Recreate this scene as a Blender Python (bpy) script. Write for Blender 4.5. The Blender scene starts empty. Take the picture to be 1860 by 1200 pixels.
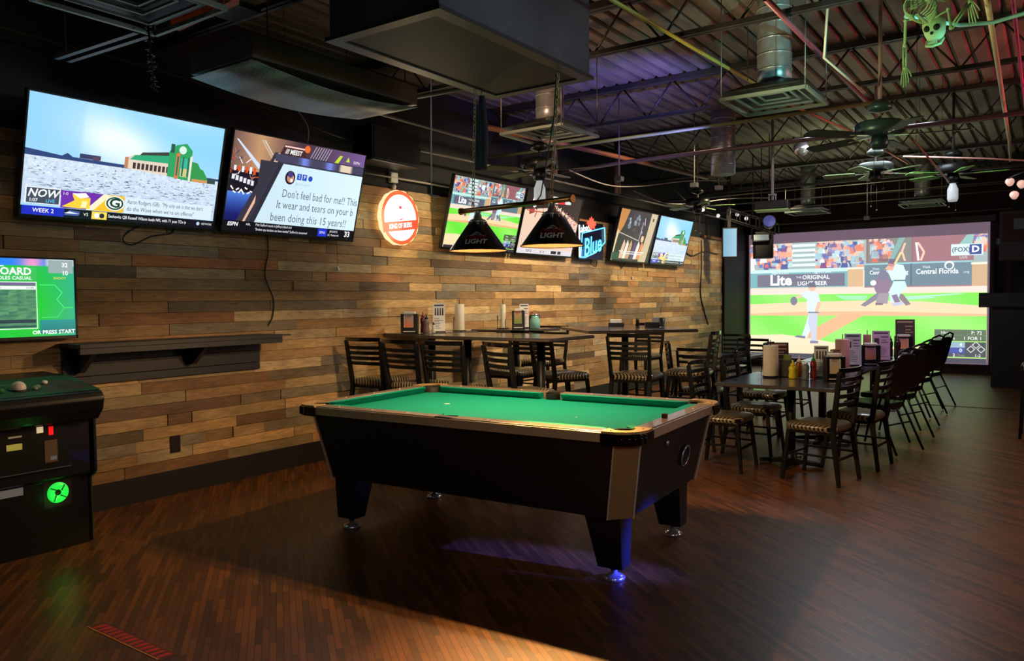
import bpy, math, random
from mathutils import Vector, Matrix
R_ = math.radians
PI = math.pi
SC = bpy.context.scene
COL = SC.collection

# ------------------------------------------------------------------ camera
F_PX = 1405.0
YAW, PITCH, ROLL = R_(35.084), R_(2.280), R_(-0.600)
CAM_H = 1.47
fw = Vector((-math.sin(YAW)*math.cos(PITCH), math.cos(YAW)*math.cos(PITCH), -math.sin(PITCH)))
rt = Vector((math.cos(YAW), math.sin(YAW), 0))
up = rt.cross(fw)
rt2 = rt*math.cos(ROLL) + up*math.sin(ROLL)
up2 = -rt*math.sin(ROLL) + up*math.cos(ROLL)
cam_data = bpy.data.cameras.new('camera')
cam_data.sensor_fit = 'HORIZONTAL'
cam_data.sensor_width = 36.0
cam_data.lens = 36.0*F_PX/1860.0
cam_data.clip_start = 0.05
cam = bpy.data.objects.new('camera', cam_data)
m = Matrix((rt2, up2, -fw)).transposed().to_4x4()
m.translation = Vector((0, 0, CAM_H))
cam.matrix_world = m
COL.objects.link(cam)
SC.camera = cam

# ------------------------------------------------------------------ world, exposure
w = bpy.data.worlds.new('world'); SC.world = w
w.use_nodes = True
w.node_tree.nodes['Background'].inputs[0].default_value = (0.02, 0.022, 0.028, 1)
w.node_tree.nodes['Background'].inputs[1].default_value = 0.3
SC.view_settings.view_transform = 'Standard'
SC.view_settings.look = 'None'
SC.view_settings.exposure = 0.0
SC.view_settings.gamma = 1.0
SC.view_settings.use_curve_mapping = False

# ------------------------------------------------------------------ lights
def lin(c):
    c = c/255.0
    return c/12.92 if c <= 0.04045 else ((c+0.055)/1.055)**2.4
def rgb(r, g, b): return (lin(r), lin(g), lin(b), 1.0)
def light(name, kind, loc, power, col, target=None, size=0.1, spot=60, blend=0.5, size_y=None):
    d = bpy.data.lights.new(name, kind)
    d.energy = power; d.color = col
    if kind == 'SPOT':
        d.spot_size = R_(spot); d.spot_blend = blend; d.shadow_soft_size = size
    elif kind == 'POINT': d.shadow_soft_size = size
    elif kind == 'AREA':
        d.size = size
        if size_y: d.shape = 'RECTANGLE'; d.size_y = size_y
    o = bpy.data.objects.new(name, d); COL.objects.link(o); o.location = loc
    if target is not None:
        o.rotation_euler = (Vector(target)-Vector(loc)).to_track_quat('-Z', 'Y').to_euler()
    return o
WARM = (1.0, 0.70, 0.36)
# downlights washing the plank wall
for i, (yy, pw, xx) in enumerate([(1.6, 36, -2.6), (3.9, 215, -3.0), (6.9, 340, -2.9), (8.6, 400, -2.9), (11.4, 380, -3.4), (13.9, 260, -3.6)]):
    light('wall_wash_light', 'SPOT', (xx, yy, 3.3), pw, (1.0, 0.80, 0.50), (-5.54, yy+0.2, 1.5), 0.12, 80, 0.8)
# lights over the pool table live in the shades (see pool_table_light)
# coloured party lights high in the room, and added fills without a fixture
light('party_light_purple', 'SPOT', (-2.9, 7.0, 2.6), 190, (0.20, 0.20, 1.0), (-3.9, 7.6, 3.9), 0.05, 96, 1.0)
light('party_light_red', 'SPOT', (1.2, 9.0, 2.6), 150, (1.0, 0.06, 0.14), (0.4, 8.6, 3.9), 0.05, 120, 0.9)
light('deck_fill_amber', 'SPOT', (-1.9, 4.9, 2.3), 85, (1.0, 0.8, 0.4), (-0.9, 5.6, 3.9), 0.05, 110, 0.8)  # amber fill added to turn the roof deck browner
light('party_light_cyan', 'SPOT', (0.9, 4.0, 2.0), 330, (0.3, 1.0, 0.9), (-1.75, 6.0, 3.42), 0.05, 20, 0.6)
light('party_light_olive', 'SPOT', (-2.3, 11.6, 2.2), 115, (0.6, 0.75, 0.4), (-2.4, 12.2, 3.9), 0.05, 130, 0.8)
light('party_light_amber', 'SPOT', (-3.6, 4.7, 2.75), 60, (1.0, 0.6, 0.35), (-3.6, 6.4, 3.9), 0.05, 110, 0.8)
light('party_light_blue', 'SPOT', (3.2, 4.6, 1.8), 15000, (0.04, 0.06, 1.0), (-2.25, 3.66, 0), 0.04, 5.4, 0.8)
light('party_light_violet', 'SPOT', (1.5, 7.2, 2.6), 60, (0.8, 0.3, 0.9), (-4.2, 9.3, 0.7), 0.05, 34, 0.7)
light('front_fill_light', 'SPOT', (0.5, 0.5, 2.1), 75, (1.0, 0.82, 0.62), (-2.2, 3.6, 1.0), 0.25, 44, 1.0)  # warm front fill added for the pool table and lamp shades
light('aisle_light', 'SPOT', (-0.3, 6.0, 3.2), 30, (1.0, 0.62, 0.34), (-0.6, 6.0, 0), 0.3, 80, 1.0)
light('room_light', 'AREA', (-1.6, 9.0, 3.25), 60, (0.85, 0.92, 1.0), (-1.6, 9.0, 0), 1.2)
light('bar_glow', 'AREA', (3.2, 8.0, 2.2), 40, (1.0, 0.55, 0.42), (-3, 7.0, 2.2), 1.5)
light('rear_fill_light', 'AREA', (-0.6, -1.6, 2.3), 5, (0.75, 0.85, 1.0), (-2.8, 4, 1.6), 1.2)  # bluish fill added behind the camera, no door there
light('skeleton_fill_lime', 'SPOT', (-1.1, 3.2, 1.9), 75, (0.7, 1.0, 0.4), (-0.58, 4.6, 2.92), 0.05, 34, 0.8)  # green fill added to brighten the skeleton's arms
light('side_glow', 'SPOT', (0.9, 4.1, 2.7), 150, (0.55, 0.8, 1.0), (-2.5, 3.7, 3.2), 0.2, 40, 0.8)
light('front_glow', 'SPOT', (1.4, 3.4, 1.6), 45, (0.8, 0.72, 1.0), (-1.75, 4.0, 0.55), 0.2, 22, 0.8)

# ------------------------------------------------------------------ materials
MATS = {}
def mat(name, col=(0.5, 0.5, 0.5, 1), rough=0.5, metal=0.0, emit=None, es=1.0, attr=None, noise=0.0, nscale=8.0, spec=0.5, alpha=1.0, trans=0.0, bump=0.0, coat=0.0, stretch=(1, 1, 1)):
    if name in MATS: return MATS[name]
    m = bpy.data.materials.new(name); m.use_nodes = True
    nt = m.node_tree; b = nt.nodes['Principled BSDF']; L = nt.links
    b.inputs['Base Color'].default_value = col
    b.inputs['Roughness'].default_value = rough
    b.inputs['Metallic'].default_value = metal
    b.inputs['Specular IOR Level'].default_value = spec
    b.inputs['Coat Weight'].default_value = coat
    if trans: b.inputs['Transmission Weight'].default_value = trans
    if emit:
        b.inputs['Emission Color'].default_value = emit
        b.inputs['Emission Strength'].default_value = es
    src = None
    if attr:
        a = nt.nodes.new('ShaderNodeAttribute'); a.attribute_name = attr
        src = a.outputs['Color']
        if emit == 'attr' or attr == 'scr':
            L.new(src, b.inputs['Emission Color']); b.inputs['Emission Strength'].default_value = es
            b.inputs['Base Color'].default_value = (0.01, 0.01, 0.01, 1)
            MATS[name] = m; return m
        L.new(src, b.inputs['Base Color'])
    if noise > 0 or bump > 0:
        tc = nt.nodes.new('ShaderNodeTexCoord'); mp = nt.nodes.new('ShaderNodeMapping')
        mp.inputs['Scale'].default_value = stretch
        n = nt.nodes.new('ShaderNodeTexNoise'); n.inputs['Scale'].default_value = nscale
        n.inputs['Detail'].default_value = 6
        L.new(tc.outputs['Object'], mp.inputs[0]); L.new(mp.outputs[0], n.inputs['Vector'])
        if noise > 0:
            r = nt.nodes.new('ShaderNodeMapRange')
            r.inputs['From Min'].default_value = 0.3; r.inputs['From Max'].default_value = 0.7
            r.inputs['To Min'].default_value = 1-noise; r.inputs['To Max'].default_value = 1+noise
            L.new(n.outputs['Fac'], r.inputs['Value'])
            v = nt.nodes.new('ShaderNodeVectorMath'); v.operation = 'SCALE'
            if src: L.new(src, v.inputs[0])
            else: v.inputs[0].default_value = col[:3]
            L.new(r.outputs[0], v.inputs['Scale']); L.new(v.outputs[0], b.inputs['Base Color'])
        if bump > 0:
            bp = nt.nodes.new('ShaderNodeBump'); bp.inputs['Strength'].default_value = bump
            bp.inputs['Distance'].default_value = 0.01
            L.new(n.outputs['Fac'], bp.inputs['Height']); L.new(bp.outputs[0], b.inputs['Normal'])
    MATS[name] = m
    return m

M_BLACK = mat('black_powder_metal', rgb(14, 14, 16), 0.4, 0.0, spec=0.3, noise=0.15, nscale=20)
M_BLKPL = mat('black_plastic', rgb(16, 16, 18), 0.4)
M_BLKGL = mat('gloss_black', rgb(12, 12, 14), 0.18, coat=0.4)
M_BLKWD = mat('black_laminate', rgb(20, 20, 22), 0.5, noise=0.25, nscale=30)
M_CHROME = mat('chrome', rgb(206, 206, 208), 0.2, 0.75)
M_BRASS = mat('brass_metal', rgb(190, 150, 90), 0.28, 1.0)
M_GALV = mat('galvanised_sheet', rgb(150, 152, 155), 0.34, 0.55, noise=0.25, nscale=14, bump=0.15)
M_STEELP = mat('painted_steel', rgb(44, 42, 42), 0.5, 0.2, noise=0.3, nscale=6)
M_WALLBK = mat('black_wall_paint', rgb(17, 17, 18), 0.75, noise=0.25, nscale=3)
M_WHITE = mat('white_paper', rgb(225, 225, 222), 0.7)
M_PAPER = mat('towel_paper', rgb(224, 218, 204), 0.9, noise=0.06, nscale=60, bump=0.3)
M_SCR = mat('screen_picture', attr='scr', es=1.12, rough=0.25)
M_PRJ = mat('projected_picture', attr='scr', es=1.2, rough=0.8)
M_TINT = mat('printed_colour', attr='scr2', rough=0.6)
M_SCREENCLOTH = mat('screen_cloth', rgb(150, 140, 150), 0.9)

# ------------------------------------------------------------------ mesh helper
class MB:
    def __init__(s, M=None):
        s.v = []; s.f = []; s.c = []; s.M = M or Matrix()
        s.col = (1, 1, 1, 1); s.smooth = []
    def add(s, vs, fs, smooth=False, col=None):
        o = len(s.v)
        s.v += [tuple(s.M @ Vector(p)) for p in vs]
        for f in fs:
            s.f.append([i+o for i in f]); s.c.append(col or s.col); s.smooth.append(smooth)
        return s
    def box(s, a, b, col=None):
        x0, y0, z0 = a; x1, y1, z1 = b
        vs = [(x0, y0, z0), (x1, y0, z0), (x1, y1, z0), (x0, y1, z0), (x0, y0, z1), (x1, y0, z1), (x1, y1, z1), (x0, y1, z1)]
        return s.add(vs, [(0, 3, 2, 1), (4, 5, 6, 7), (0, 1, 5, 4), (1, 2, 6, 5), (2, 3, 7, 6), (3, 0, 4, 7)], col=col)
    def cbox(s, c, d, col=None):
        return s.box([c[i]-d[i]/2 for i in range(3)], [c[i]+d[i]/2 for i in range(3)], col)
    def frust(s, pts0, pts1, col=None, smooth=False):   # two rings, capped
        n = len(pts0)
        fs = [tuple(reversed(range(n))), tuple(range(n, 2*n))]
        fs += [(i, (i+1) % n, n+(i+1) % n, n+i) for i in range(n)]
        o = s.add(list(pts0)+list(pts1), fs[:2], False, col)
        k = len(s.v)-2*n
        for f in fs[2:]:
            s.f.append([i+k for i in f]); s.c.append(col or s.col); s.smooth.append(smooth)
        return s
    def bar(s, p, q, w, h=None, upv=(0, 0, 1), w2=None, h2=None, col=None):
        h = h or w; w2 = w2 or w; h2 = h2 or h
        p = Vector(p); q = Vector(q); d = (q-p).normalized(); u = Vector(upv)
        if abs(d.dot(u)) > 0.98: u = Vector((0, 1, 0))
        a = d.cross(u).normalized(); b = a.cross(d)
        r = lambda c, w_, h_: [c-a*w_/2-b*h_/2, c+a*w_/2-b*h_/2, c+a*w_/2+b*h_/2, c-a*w_/2+b*h_/2]
        return s.frust(r(p, w, h), r(q, w2, h2), col)
    def tube(s, path, r, n=8, closed=False, r2=None, col=None):
        path = [Vector(p) for p in path]; N = len(path); rings = []
        prev = None
        for i, p in enumerate(path):
            if closed: d = path[(i+1) % N]-path[i-1]
            else: d = path[min(i+1, N-1)]-path[max(i-1, 0)]
            d.normalize()
            if prev is None:
                u = Vector((0, 0, 1)) if abs(d.z) < 0.9 else Vector((1, 0, 0))
                a = d.cross(u).normalized()
            else:
                a = (prev-d*prev.dot(d)).normalized()
            prev = a; b = d.cross(a)
            rr = r if r2 is None else r+(r2-r)*i/max(1, N-1)
            rings.append([p+a*rr*math.cos(2*PI*k/n)+b*rr*math.sin(2*PI*k/n) for k in range(n)])
        vs = [v for R in rings for v in R]; fs = []
        m_ = N if closed else N-1
        for i in range(m_):
            j = (i+1) % N
            for k in range(n):
                fs.append((i*n+k, i*n+(k+1) % n, j*n+(k+1) % n, j*n+k))
        s.add(vs, fs, True, col)
        if not closed:
            k0 = len(s.v)-len(vs)
            s.f.append([k0+i for i in reversed(range(n))]); s.c.append(col or s.col); s.smooth.append(False)
            s.f.append([k0+(N-1)*n+i for i in range(n)]); s.c.append(col or s.col); s.smooth.append(False)
        return s
    def lathe(s, prof, n=24, c=(0, 0, 0), cap=True, sx=1, sy=1, col=None, smooth=True):
        vs = []; fs = []
        for (r, z) in prof:
            vs += [(c[0]+sx*r*math.cos(2*PI*k/n), c[1]+sy*r*math.sin(2*PI*k/n), c[2]+z) for k in range(n)]
        for i in range(len(prof)-1):
            for k in range(n):
                fs.append((i*n+k, i*n+(k+1) % n, (i+1)*n+(k+1) % n, (i+1)*n+k))
        s.add(vs, fs, smooth, col)
        if cap:
            k0 = len(s.v)-len(vs); L = len(prof)-1
            s.f.append([k0+i for i in reversed(range(n))]); s.c.append(col or s.col); s.smooth.append(False)
            s.f.append([k0+L*n+i for i in range(n)]); s.c.append(col or s.col); s.smooth.append(False)
        return s
    def ball(s, c, r, n=16, sz=1.0, col=None):
        prof = [(max(1e-4, r*math.sin(PI*i/(n//2))), -r*sz*math.cos(PI*i/(n//2))) for i in range(n//2+1)]
        return s.lathe(prof, n, c, False, col=col)
    def prism(s, poly, z0, z1, axis='z', col=None):
        n = len(poly)
        def P(a, b, z):
            return {'z': (a, b, z), 'y': (a, z, b), 'x': (z, a, b)}[axis]
        return s.frust([P(a, b, z0) for a, b in poly], [P(a, b, z1) for a, b in poly], col)
    def text(s, body, size, fn, col=None, align='CENTER', shear=0.0, bold=0.0, sx=1.0):
        vs, fs = text_mesh(body, align, shear, bold)
        return s.add([fn(x*size*sx, y*size) for x, y in vs], fs, col=col)
    def build(s, name, material, parent=None, bevel=0.0, attr=None, sub=0, seg=2):
        me = bpy.data.meshes.new(name)
        me.from_pydata(s.v, [], s.f); me.validate(clean_customdata=False); me.update()
        if len(me.polygons) == len(s.smooth):
            me.polygons.foreach_set('use_smooth', s.smooth)
            if attr:
                ca = me.color_attributes.new(attr, 'FLOAT_COLOR', 'CORNER')
                dat = []
                for p, c in zip(me.polygons, s.c):
                    if isinstance(c[0], tuple):
                        for q in c: dat += list(q)
                    else: dat += list(c)*p.loop_total
                ca.data.foreach_set('color', dat)
        me.materials.append(material)
        o = bpy.data.objects.new(name, me); COL.objects.link(o)
        if parent: o.parent = parent
        if bevel:
            b = o.modifiers.new('bevel', 'BEVEL'); b.width = bevel; b.segments = seg; b.limit_method = 'ANGLE'; b.angle_limit = R_(35)
        if sub:
            b = o.modifiers.new('sub', 'SUBSURF'); b.levels = sub; b.render_levels = sub
        return o
_TC = {}
def text_mesh(body, align='CENTER', shear=0.0, bold=0.0):
    k = (body, align, shear, bold)
    if k in _TC: return _TC[k]
    cu = bpy.data.curves.new('t', 'FONT'); cu.body = body; cu.size = 1.0
    cu.align_x = align; cu.align_y = 'BOTTOM_BASELINE' if False else 'CENTER'
    cu.shear = shear; cu.offset = bold; cu.resolution_u = 2
    ob = bpy.data.objects.new('t', cu); COL.objects.link(ob)
    dg = bpy.context.evaluated_depsgraph_get(); dg.update()
    me = ob.evaluated_get(dg).to_mesh()
    vs = [(v.co.x, v.co.y) for v in me.vertices]; fs = [tuple(p.vertices) for p in me.polygons]
    ob.evaluated_get(dg).to_mesh_clear()
    bpy.data.objects.remove(ob); bpy.data.curves.remove(cu)
    _TC[k] = (vs, fs)
    return _TC[k]

def thing(name, label, cat, loc=(0, 0, 0), rz=0.0, group=None):
    o = bpy.data.objects.new(name, None); COL.objects.link(o)
    o.empty_display_size = 0.1
    o.location = loc; o.rotation_euler = (0, 0, rz)
    o['label'] = label; o['category'] = cat
    if group: o['group'] = group
    return o
def tag(o, label, cat, group=None):
    o['label'] = label; o['category'] = cat
    if group: o['group'] = group
    return o
def struct(o):
    o['kind'] = 'structure'; return o
KIDS = {}
def kids(o): return [c for c in list(bpy.data.objects) if c.parent == o]
def copy_tree(o, loc=None, rz=None, label=None, parent=None):
    c = o.copy(); COL.objects.link(c)
    if parent: c.parent = parent
    if loc is not None: c.location = loc
    if rz is not None: c.rotation_euler = (0, 0, rz)
    if label: c['label'] = label
    for ch in kids(o): copy_tree(ch, parent=c)
    return c
def TR(x=0, y=0, z=0, rz=0, rx=0, ry=0):
    return Matrix.Translation((x, y, z)) @ Matrix.Rotation(rz, 4, 'Z') @ Matrix.Rotation(ry, 4, 'Y') @ Matrix.Rotation(rx, 4, 'X')
rnd = random.Random(7)

# ------------------------------------------------------------------ setting
X_L, X_R, Y_N, Y_F, Z_C = -5.54, 3.6, -2.6, 16.7, 3.75

def floor_material():
    m = bpy.data.materials.new('wood_strip_floor'); m.use_nodes = True
    nt = m.node_tree; L = nt.links; b = nt.nodes['Principled BSDF']
    tc = nt.nodes.new('ShaderNodeTexCoord'); mp = nt.nodes.new('ShaderNodeMapping')
    mp.inputs['Rotation'].default_value = (0, 0, R_(38))
    br = nt.nodes.new('ShaderNodeTexBrick')
    br.inputs['Scale'].default_value = 1.0
    br.inputs['Brick Width'].default_value = 0.30; br.inputs['Row Height'].default_value = 0.03
    br.inputs['Mortar Size'].default_value = 0.0012; br.inputs['Bias'].default_value = 0.0
    br.inputs['Color1'].default_value = rgb(134, 80, 30); br.inputs['Color2'].default_value = rgb(80, 48, 20)
    br.inputs['Mortar'].default_value = rgb(36, 22, 14)
    L.new(tc.outputs['Object'], mp.inputs[0]); L.new(mp.outputs[0], br.inputs['Vector'])
    n = nt.nodes.new('ShaderNodeTexNoise'); n.inputs['Scale'].default_value = 3.0; n.inputs['Detail'].default_value = 8
    mp2 = nt.nodes.new('ShaderNodeMapping'); mp2.inputs['Rotation'].default_value = (0, 0, R_(38)); mp2.inputs['Scale'].default_value = (1.0, 9.0, 1)
    L.new(tc.outputs['Object'], mp2.inputs[0]); L.new(mp2.outputs[0], n.inputs['Vector'])
    mx = nt.nodes.new('ShaderNodeMix'); mx.data_type = 'RGBA'; mx.blend_type = 'MULTIPLY'
    mx.inputs['Factor'].default_value = 0.45
    L.new(br.outputs['Color'], mx.inputs['A']); L.new(n.outputs['Color'], mx.inputs['B'])
    hs = nt.nodes.new('ShaderNodeVectorMath'); hs.operation = 'SCALE'; hs.inputs['Scale'].default_value = 1.05
    L.new(mx.outputs['Result'], hs.inputs[0]); L.new(hs.outputs[0], b.inputs['Base Color'])
    b.inputs['Roughness'].default_value = 0.38; b.inputs['Specular IOR Level'].default_value = 0.45
    bp = nt.nodes.new('ShaderNodeBump'); bp.inputs['Strength'].default_value = 0.25; bp.inputs['Distance'].default_value = 0.004
    L.new(br.outputs['Fac'], bp.inputs['Height']); L.new(bp.outputs[0], b.inputs['Normal'])
    return m
fl = MB().box((X_L-0.2, Y_N-0.2, -0.1), (X_R+0.2, Y_F+0.2, 0.0)).build('floor', floor_material()); struct(fl)
fs_ = MB().box((-1.42, 11.68, 0.0), (X_R, 11.71, 0.006)).build('trim_1', mat('floor_joint', rgb(60, 48, 42), 0.4)); struct(fs_)

wl = struct(MB().box((X_L-0.25, Y_N, 0), (X_L-0.02, Y_F, Z_C)).build('wall_left', M_WALLBK))
struct(MB().box((X_L-0.25, Y_F, 0), (X_R+0.2, Y_F+0.2, Z_C)).build('wall_back', mat('brown_wall_paint', rgb(52, 34, 30), 0.8, noise=0.25, nscale=2)))
struct(MB().box((X_R, Y_N, 0), (X_R+0.2, Y_F, Z_C)).build('wall_right', M_WALLBK))
struct(MB().box((X_L-0.25, Y_N-0.2, 0), (X_R+0.2, Y_N, Z_C)).build('wall_front', M_WALLBK))
struct(MB().box((X_L-0.02, Y_N, 0), (X_L+0.012, 15.3, 0.19)).build('baseboard_left', mat('black_base_paint', rgb(20, 18, 19), 0.6)))

# plank cladding: one mesh, every board its own box and tint
TONES = [((168, 136, 92), 8), ((186, 156, 112), 5), ((148, 114, 72), 8), ((138, 106, 68), 6), ((156, 112, 70), 3), ((118, 112, 100), 4), ((96, 88, 76), 3), ((84, 66, 50), 2), ((164, 148, 120), 3), ((112, 78, 50), 3), ((140, 124, 92), 5)]
pool = [t for t, k in TONES for _ in range(k)]
def mixc_(a, b, u): return tuple(a[i]+(b[i]-a[i])*u for i in range(3))
mb = MB()
rowh = (2.61-0.19)/28
seeded = {   # dark and pale boards that stand out low on the wall near the arcade cabinet
    5: [(2.62, 3.95, (72, 52, 42)), (3.95, 4.35, (88, 78, 66))], 6: [(2.3, 3.45, (150, 136, 100)), (3.45, 4.4, (140, 108, 74))],
    4: [(2.3, 3.3, (150, 126, 86)), (3.5, 4.4, (162, 136, 92))], 3: [(2.3, 3.1, (92, 82, 64)), (3.1, 3.9, (146, 114, 72)), (3.9, 4.4, (98, 72, 46))],
    0: [(2.3, 2.95, (130, 92, 54))], 1: [(2.3, 3.05, (136, 104, 64))],
    23: [(2.35, 2.62, (186, 160, 120))], 18: [(3.05, 4.35, (150, 88, 50))], 17: [(4.9, 5.9, (138, 88, 52))], 13: [(2.8, 3.9, (140, 88, 54))]}
for i in range(28):
    z0 = 0.19+rowh*i; z1 = z0+rowh-0.003
    y = 1.0+rnd.uniform(-0.4, 0)
    segs = sorted(seeded.get(i, []))
    while y < 15.3:
        nxt = next((s for s in segs if s[0] >= y-0.02), None)
        inside = next((s for s in segs if s[0]-0.05 <= y < s[1]-0.05), None)
        if inside: y1 = inside[1]; t = inside[2]
        else:
            y1 = y+rnd.choice([0.28, 0.4, 0.55, 0.7, 0.85, 1.0, 1.15, 0.6])*rnd.uniform(0.85, 1.15)
            if nxt and y1 > nxt[0]-0.1: y1 = nxt[0]
            t = rnd.choice(pool)
        y1 = min(y1, 15.3)
        if y1-y < 0.03: y = y1+0.001; continue
        k = rnd.uniform(0.86, 1.12); d = rnd.uniform(0.0, 0.012)
        t = mixc_((156, 126, 84), t, 0.72); tc = [lin(min(255, c*k*1.12)) for c in t]
        gap = rnd.choice([0.002, 0.002, 0.003, 0.008])
        mb.box((X_L-0.03, y, z0), (X_L+d, y1-gap, z1), col=(tc[0], tc[1], tc[2], 1))
        y = y1
def wood_material(name, attr, s1=(1, 1.3, 14)):
    m = bpy.data.materials.new(name); m.use_nodes = True
    nt = m.node_tree; L = nt.links; b = nt.nodes['Principled BSDF']
    a = nt.nodes.new('ShaderNodeAttribute'); a.attribute_name = attr
    tc = nt.nodes.new('ShaderNodeTexCoord')
    def nz(scale, st, lo, hi, fmin=0.3, fmax=0.7):
        mp = nt.nodes.new('ShaderNodeMapping'); mp.inputs['Scale'].default_value = st
        n = nt.nodes.new('ShaderNodeTexNoise'); n.inputs['Scale'].default_value = scale; n.inputs['Detail'].default_value = 8
        n.inputs['Roughness'].default_value = 0.65; n.inputs['Distortion'].default_value = 0.4
        L.new(tc.outputs['Object'], mp.inputs[0]); L.new(mp.outputs[0], n.inputs['Vector'])
        r = nt.nodes.new('ShaderNodeMapRange'); r.inputs['From Min'].default_value = fmin; r.inputs['From Max'].default_value = fmax
        r.inputs['To Min'].default_value = lo; r.inputs['To Max'].default_value = hi
        L.new(n.outputs['Fac'], r.inputs['Value']); return r.outputs[0], n.outputs['Fac']
    g1, h1 = nz(7, s1, 0.62, 1.28)
    g2, h2 = nz(2.2, (1, 1, 3), 0.62, 1.25)
    g3, h3 = nz(16, (1, 0.9, 3.0), 0.68, 1.0, 0.28, 0.42)
    mu = nt.nodes.new('ShaderNodeMath'); mu.operation = 'MULTIPLY'; L.new(g1, mu.inputs[0]); L.new(g2, mu.inputs[1])
    mu2 = nt.nodes.new('ShaderNodeMath'); mu2.operation = 'MULTIPLY'; L.new(mu.outputs[0], mu2.inputs[0]); L.new(g3, mu2.inputs[1])
    v = nt.nodes.new('ShaderNodeVectorMath'); v.operation = 'SCALE'
    L.new(a.outputs['Color'], v.inputs[0]); L.new(mu2.outputs[0], v.inputs['Scale']); L.new(v.outputs[0], b.inputs['Base Color'])
    bp = nt.nodes.new('ShaderNodeBump'); bp.inputs['Strength'].default_value = 0.35; bp.inputs['Distance'].default_value = 0.004
    L.new(h1, bp.inputs['Height']); L.new(bp.outputs[0], b.inputs['Normal'])
    b.inputs['Roughness'].default_value = 0.62
    return m
cl = mb.build('plank_cladding', wood_material('reclaimed_planks', 'tint'), wl, attr='tint')
# black recess at the end of the wall and black curtain panel
struct(MB().box((X_L-0.02, 15.32, 0), (X_L+0.05, Y_F, 3.0)).build('trim_2', M_WALLBK))
struct(MB().box((X_L+0.0, 14.2, 2.61), (X_L+0.06, 15.34, 2.66)).build('trim_3', mat('rough_timber', rgb(96, 66, 44), 0.8, noise=0.4, nscale=9)))
# corrugated deck
mb = MB(); x = X_L-0.3; per = 0.152
while x < X_R+0.2:
    P = [(x, Z_C+0.038), (x+0.022, Z_C), (x+0.118, Z_C), (x+0.140, Z_C+0.038), (x+per, Z_C+0.038)]
    for a, b_ in zip(P, P[1:]):
        mb.add([(a[0], Y_N-0.2, a[1]), (b_[0], Y_N-0.2, b_[1]), (b_[0], Y_F+0.2, b_[1]), (a[0], Y_F+0.2, a[1])], [(0, 1, 2, 3)])
    x += per
mb.box((X_L-0.3, Y_N-0.2, Z_C+0.045), (X_R+0.2, Y_F+0.2, Z_C+0.1))
struct(mb.build('ceiling', mat('steel_deck', rgb(112, 100, 86), 0.5, 0.2, noise=0.45, nscale=2.5, stretch=(3, 0.6, 1))))

# open web joists
def joist(y, label, n=16):
    t = thing('roof_joist', label, 'joist', (0, y, 3.35), 0, 'steel roof joists')
    x0, x1 = X_L+0.0, X_R
    b = MB(); b.box((x0, -0.035, 0), (x1, -0.008, 0.035)); b.box((x0, 0.008, 0), (x1, 0.035, 0.035)); b.build('bottom_chord', M_STEELP, t)
    b = MB(); b.box((x0, -0.05, 0.345), (x1, -0.008, 0.395)); b.box((x0, 0.008, 0.345), (x1, 0.05, 0.395)); b.build('top_chord', M_STEELP, t)
    b = MB(); dx = (x1-x0)/n
    for k in range(n):
        xa = x0+k*dx; b.tube([(xa, 0, 0.365), (xa+dx/2, 0, 0.018)], 0.0095, 6); b.tube([(xa+dx/2, 0, 0.018), (xa+dx, 0, 0.365)], 0.0095, 6)
    w_ = b.build('web', M_STEELP, t)
    return t
joist(1.15, 'black open web roof joist nearest the viewer, behind the big black box')
joist(3.25, 'dark open web roof joist just above the big black hanging box')
joist(5.37, 'dark open web roof joist crossing in front of the nearer square air vent duct')
joist(7.56, 'dark steel roof joist passing just beyond the two square air vents')
joist(9.85, 'roof joist with blue-lit left end and red-lit right end beyond the ceiling fan')
joist(11.6, 'dark roof joist above the hanging projector')
joist(13.7, 'dark roof joist in front of the two far cylinder ducts')
joist(15.6, 'last dark roof joist before the brown wall above the projection screen')
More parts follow.
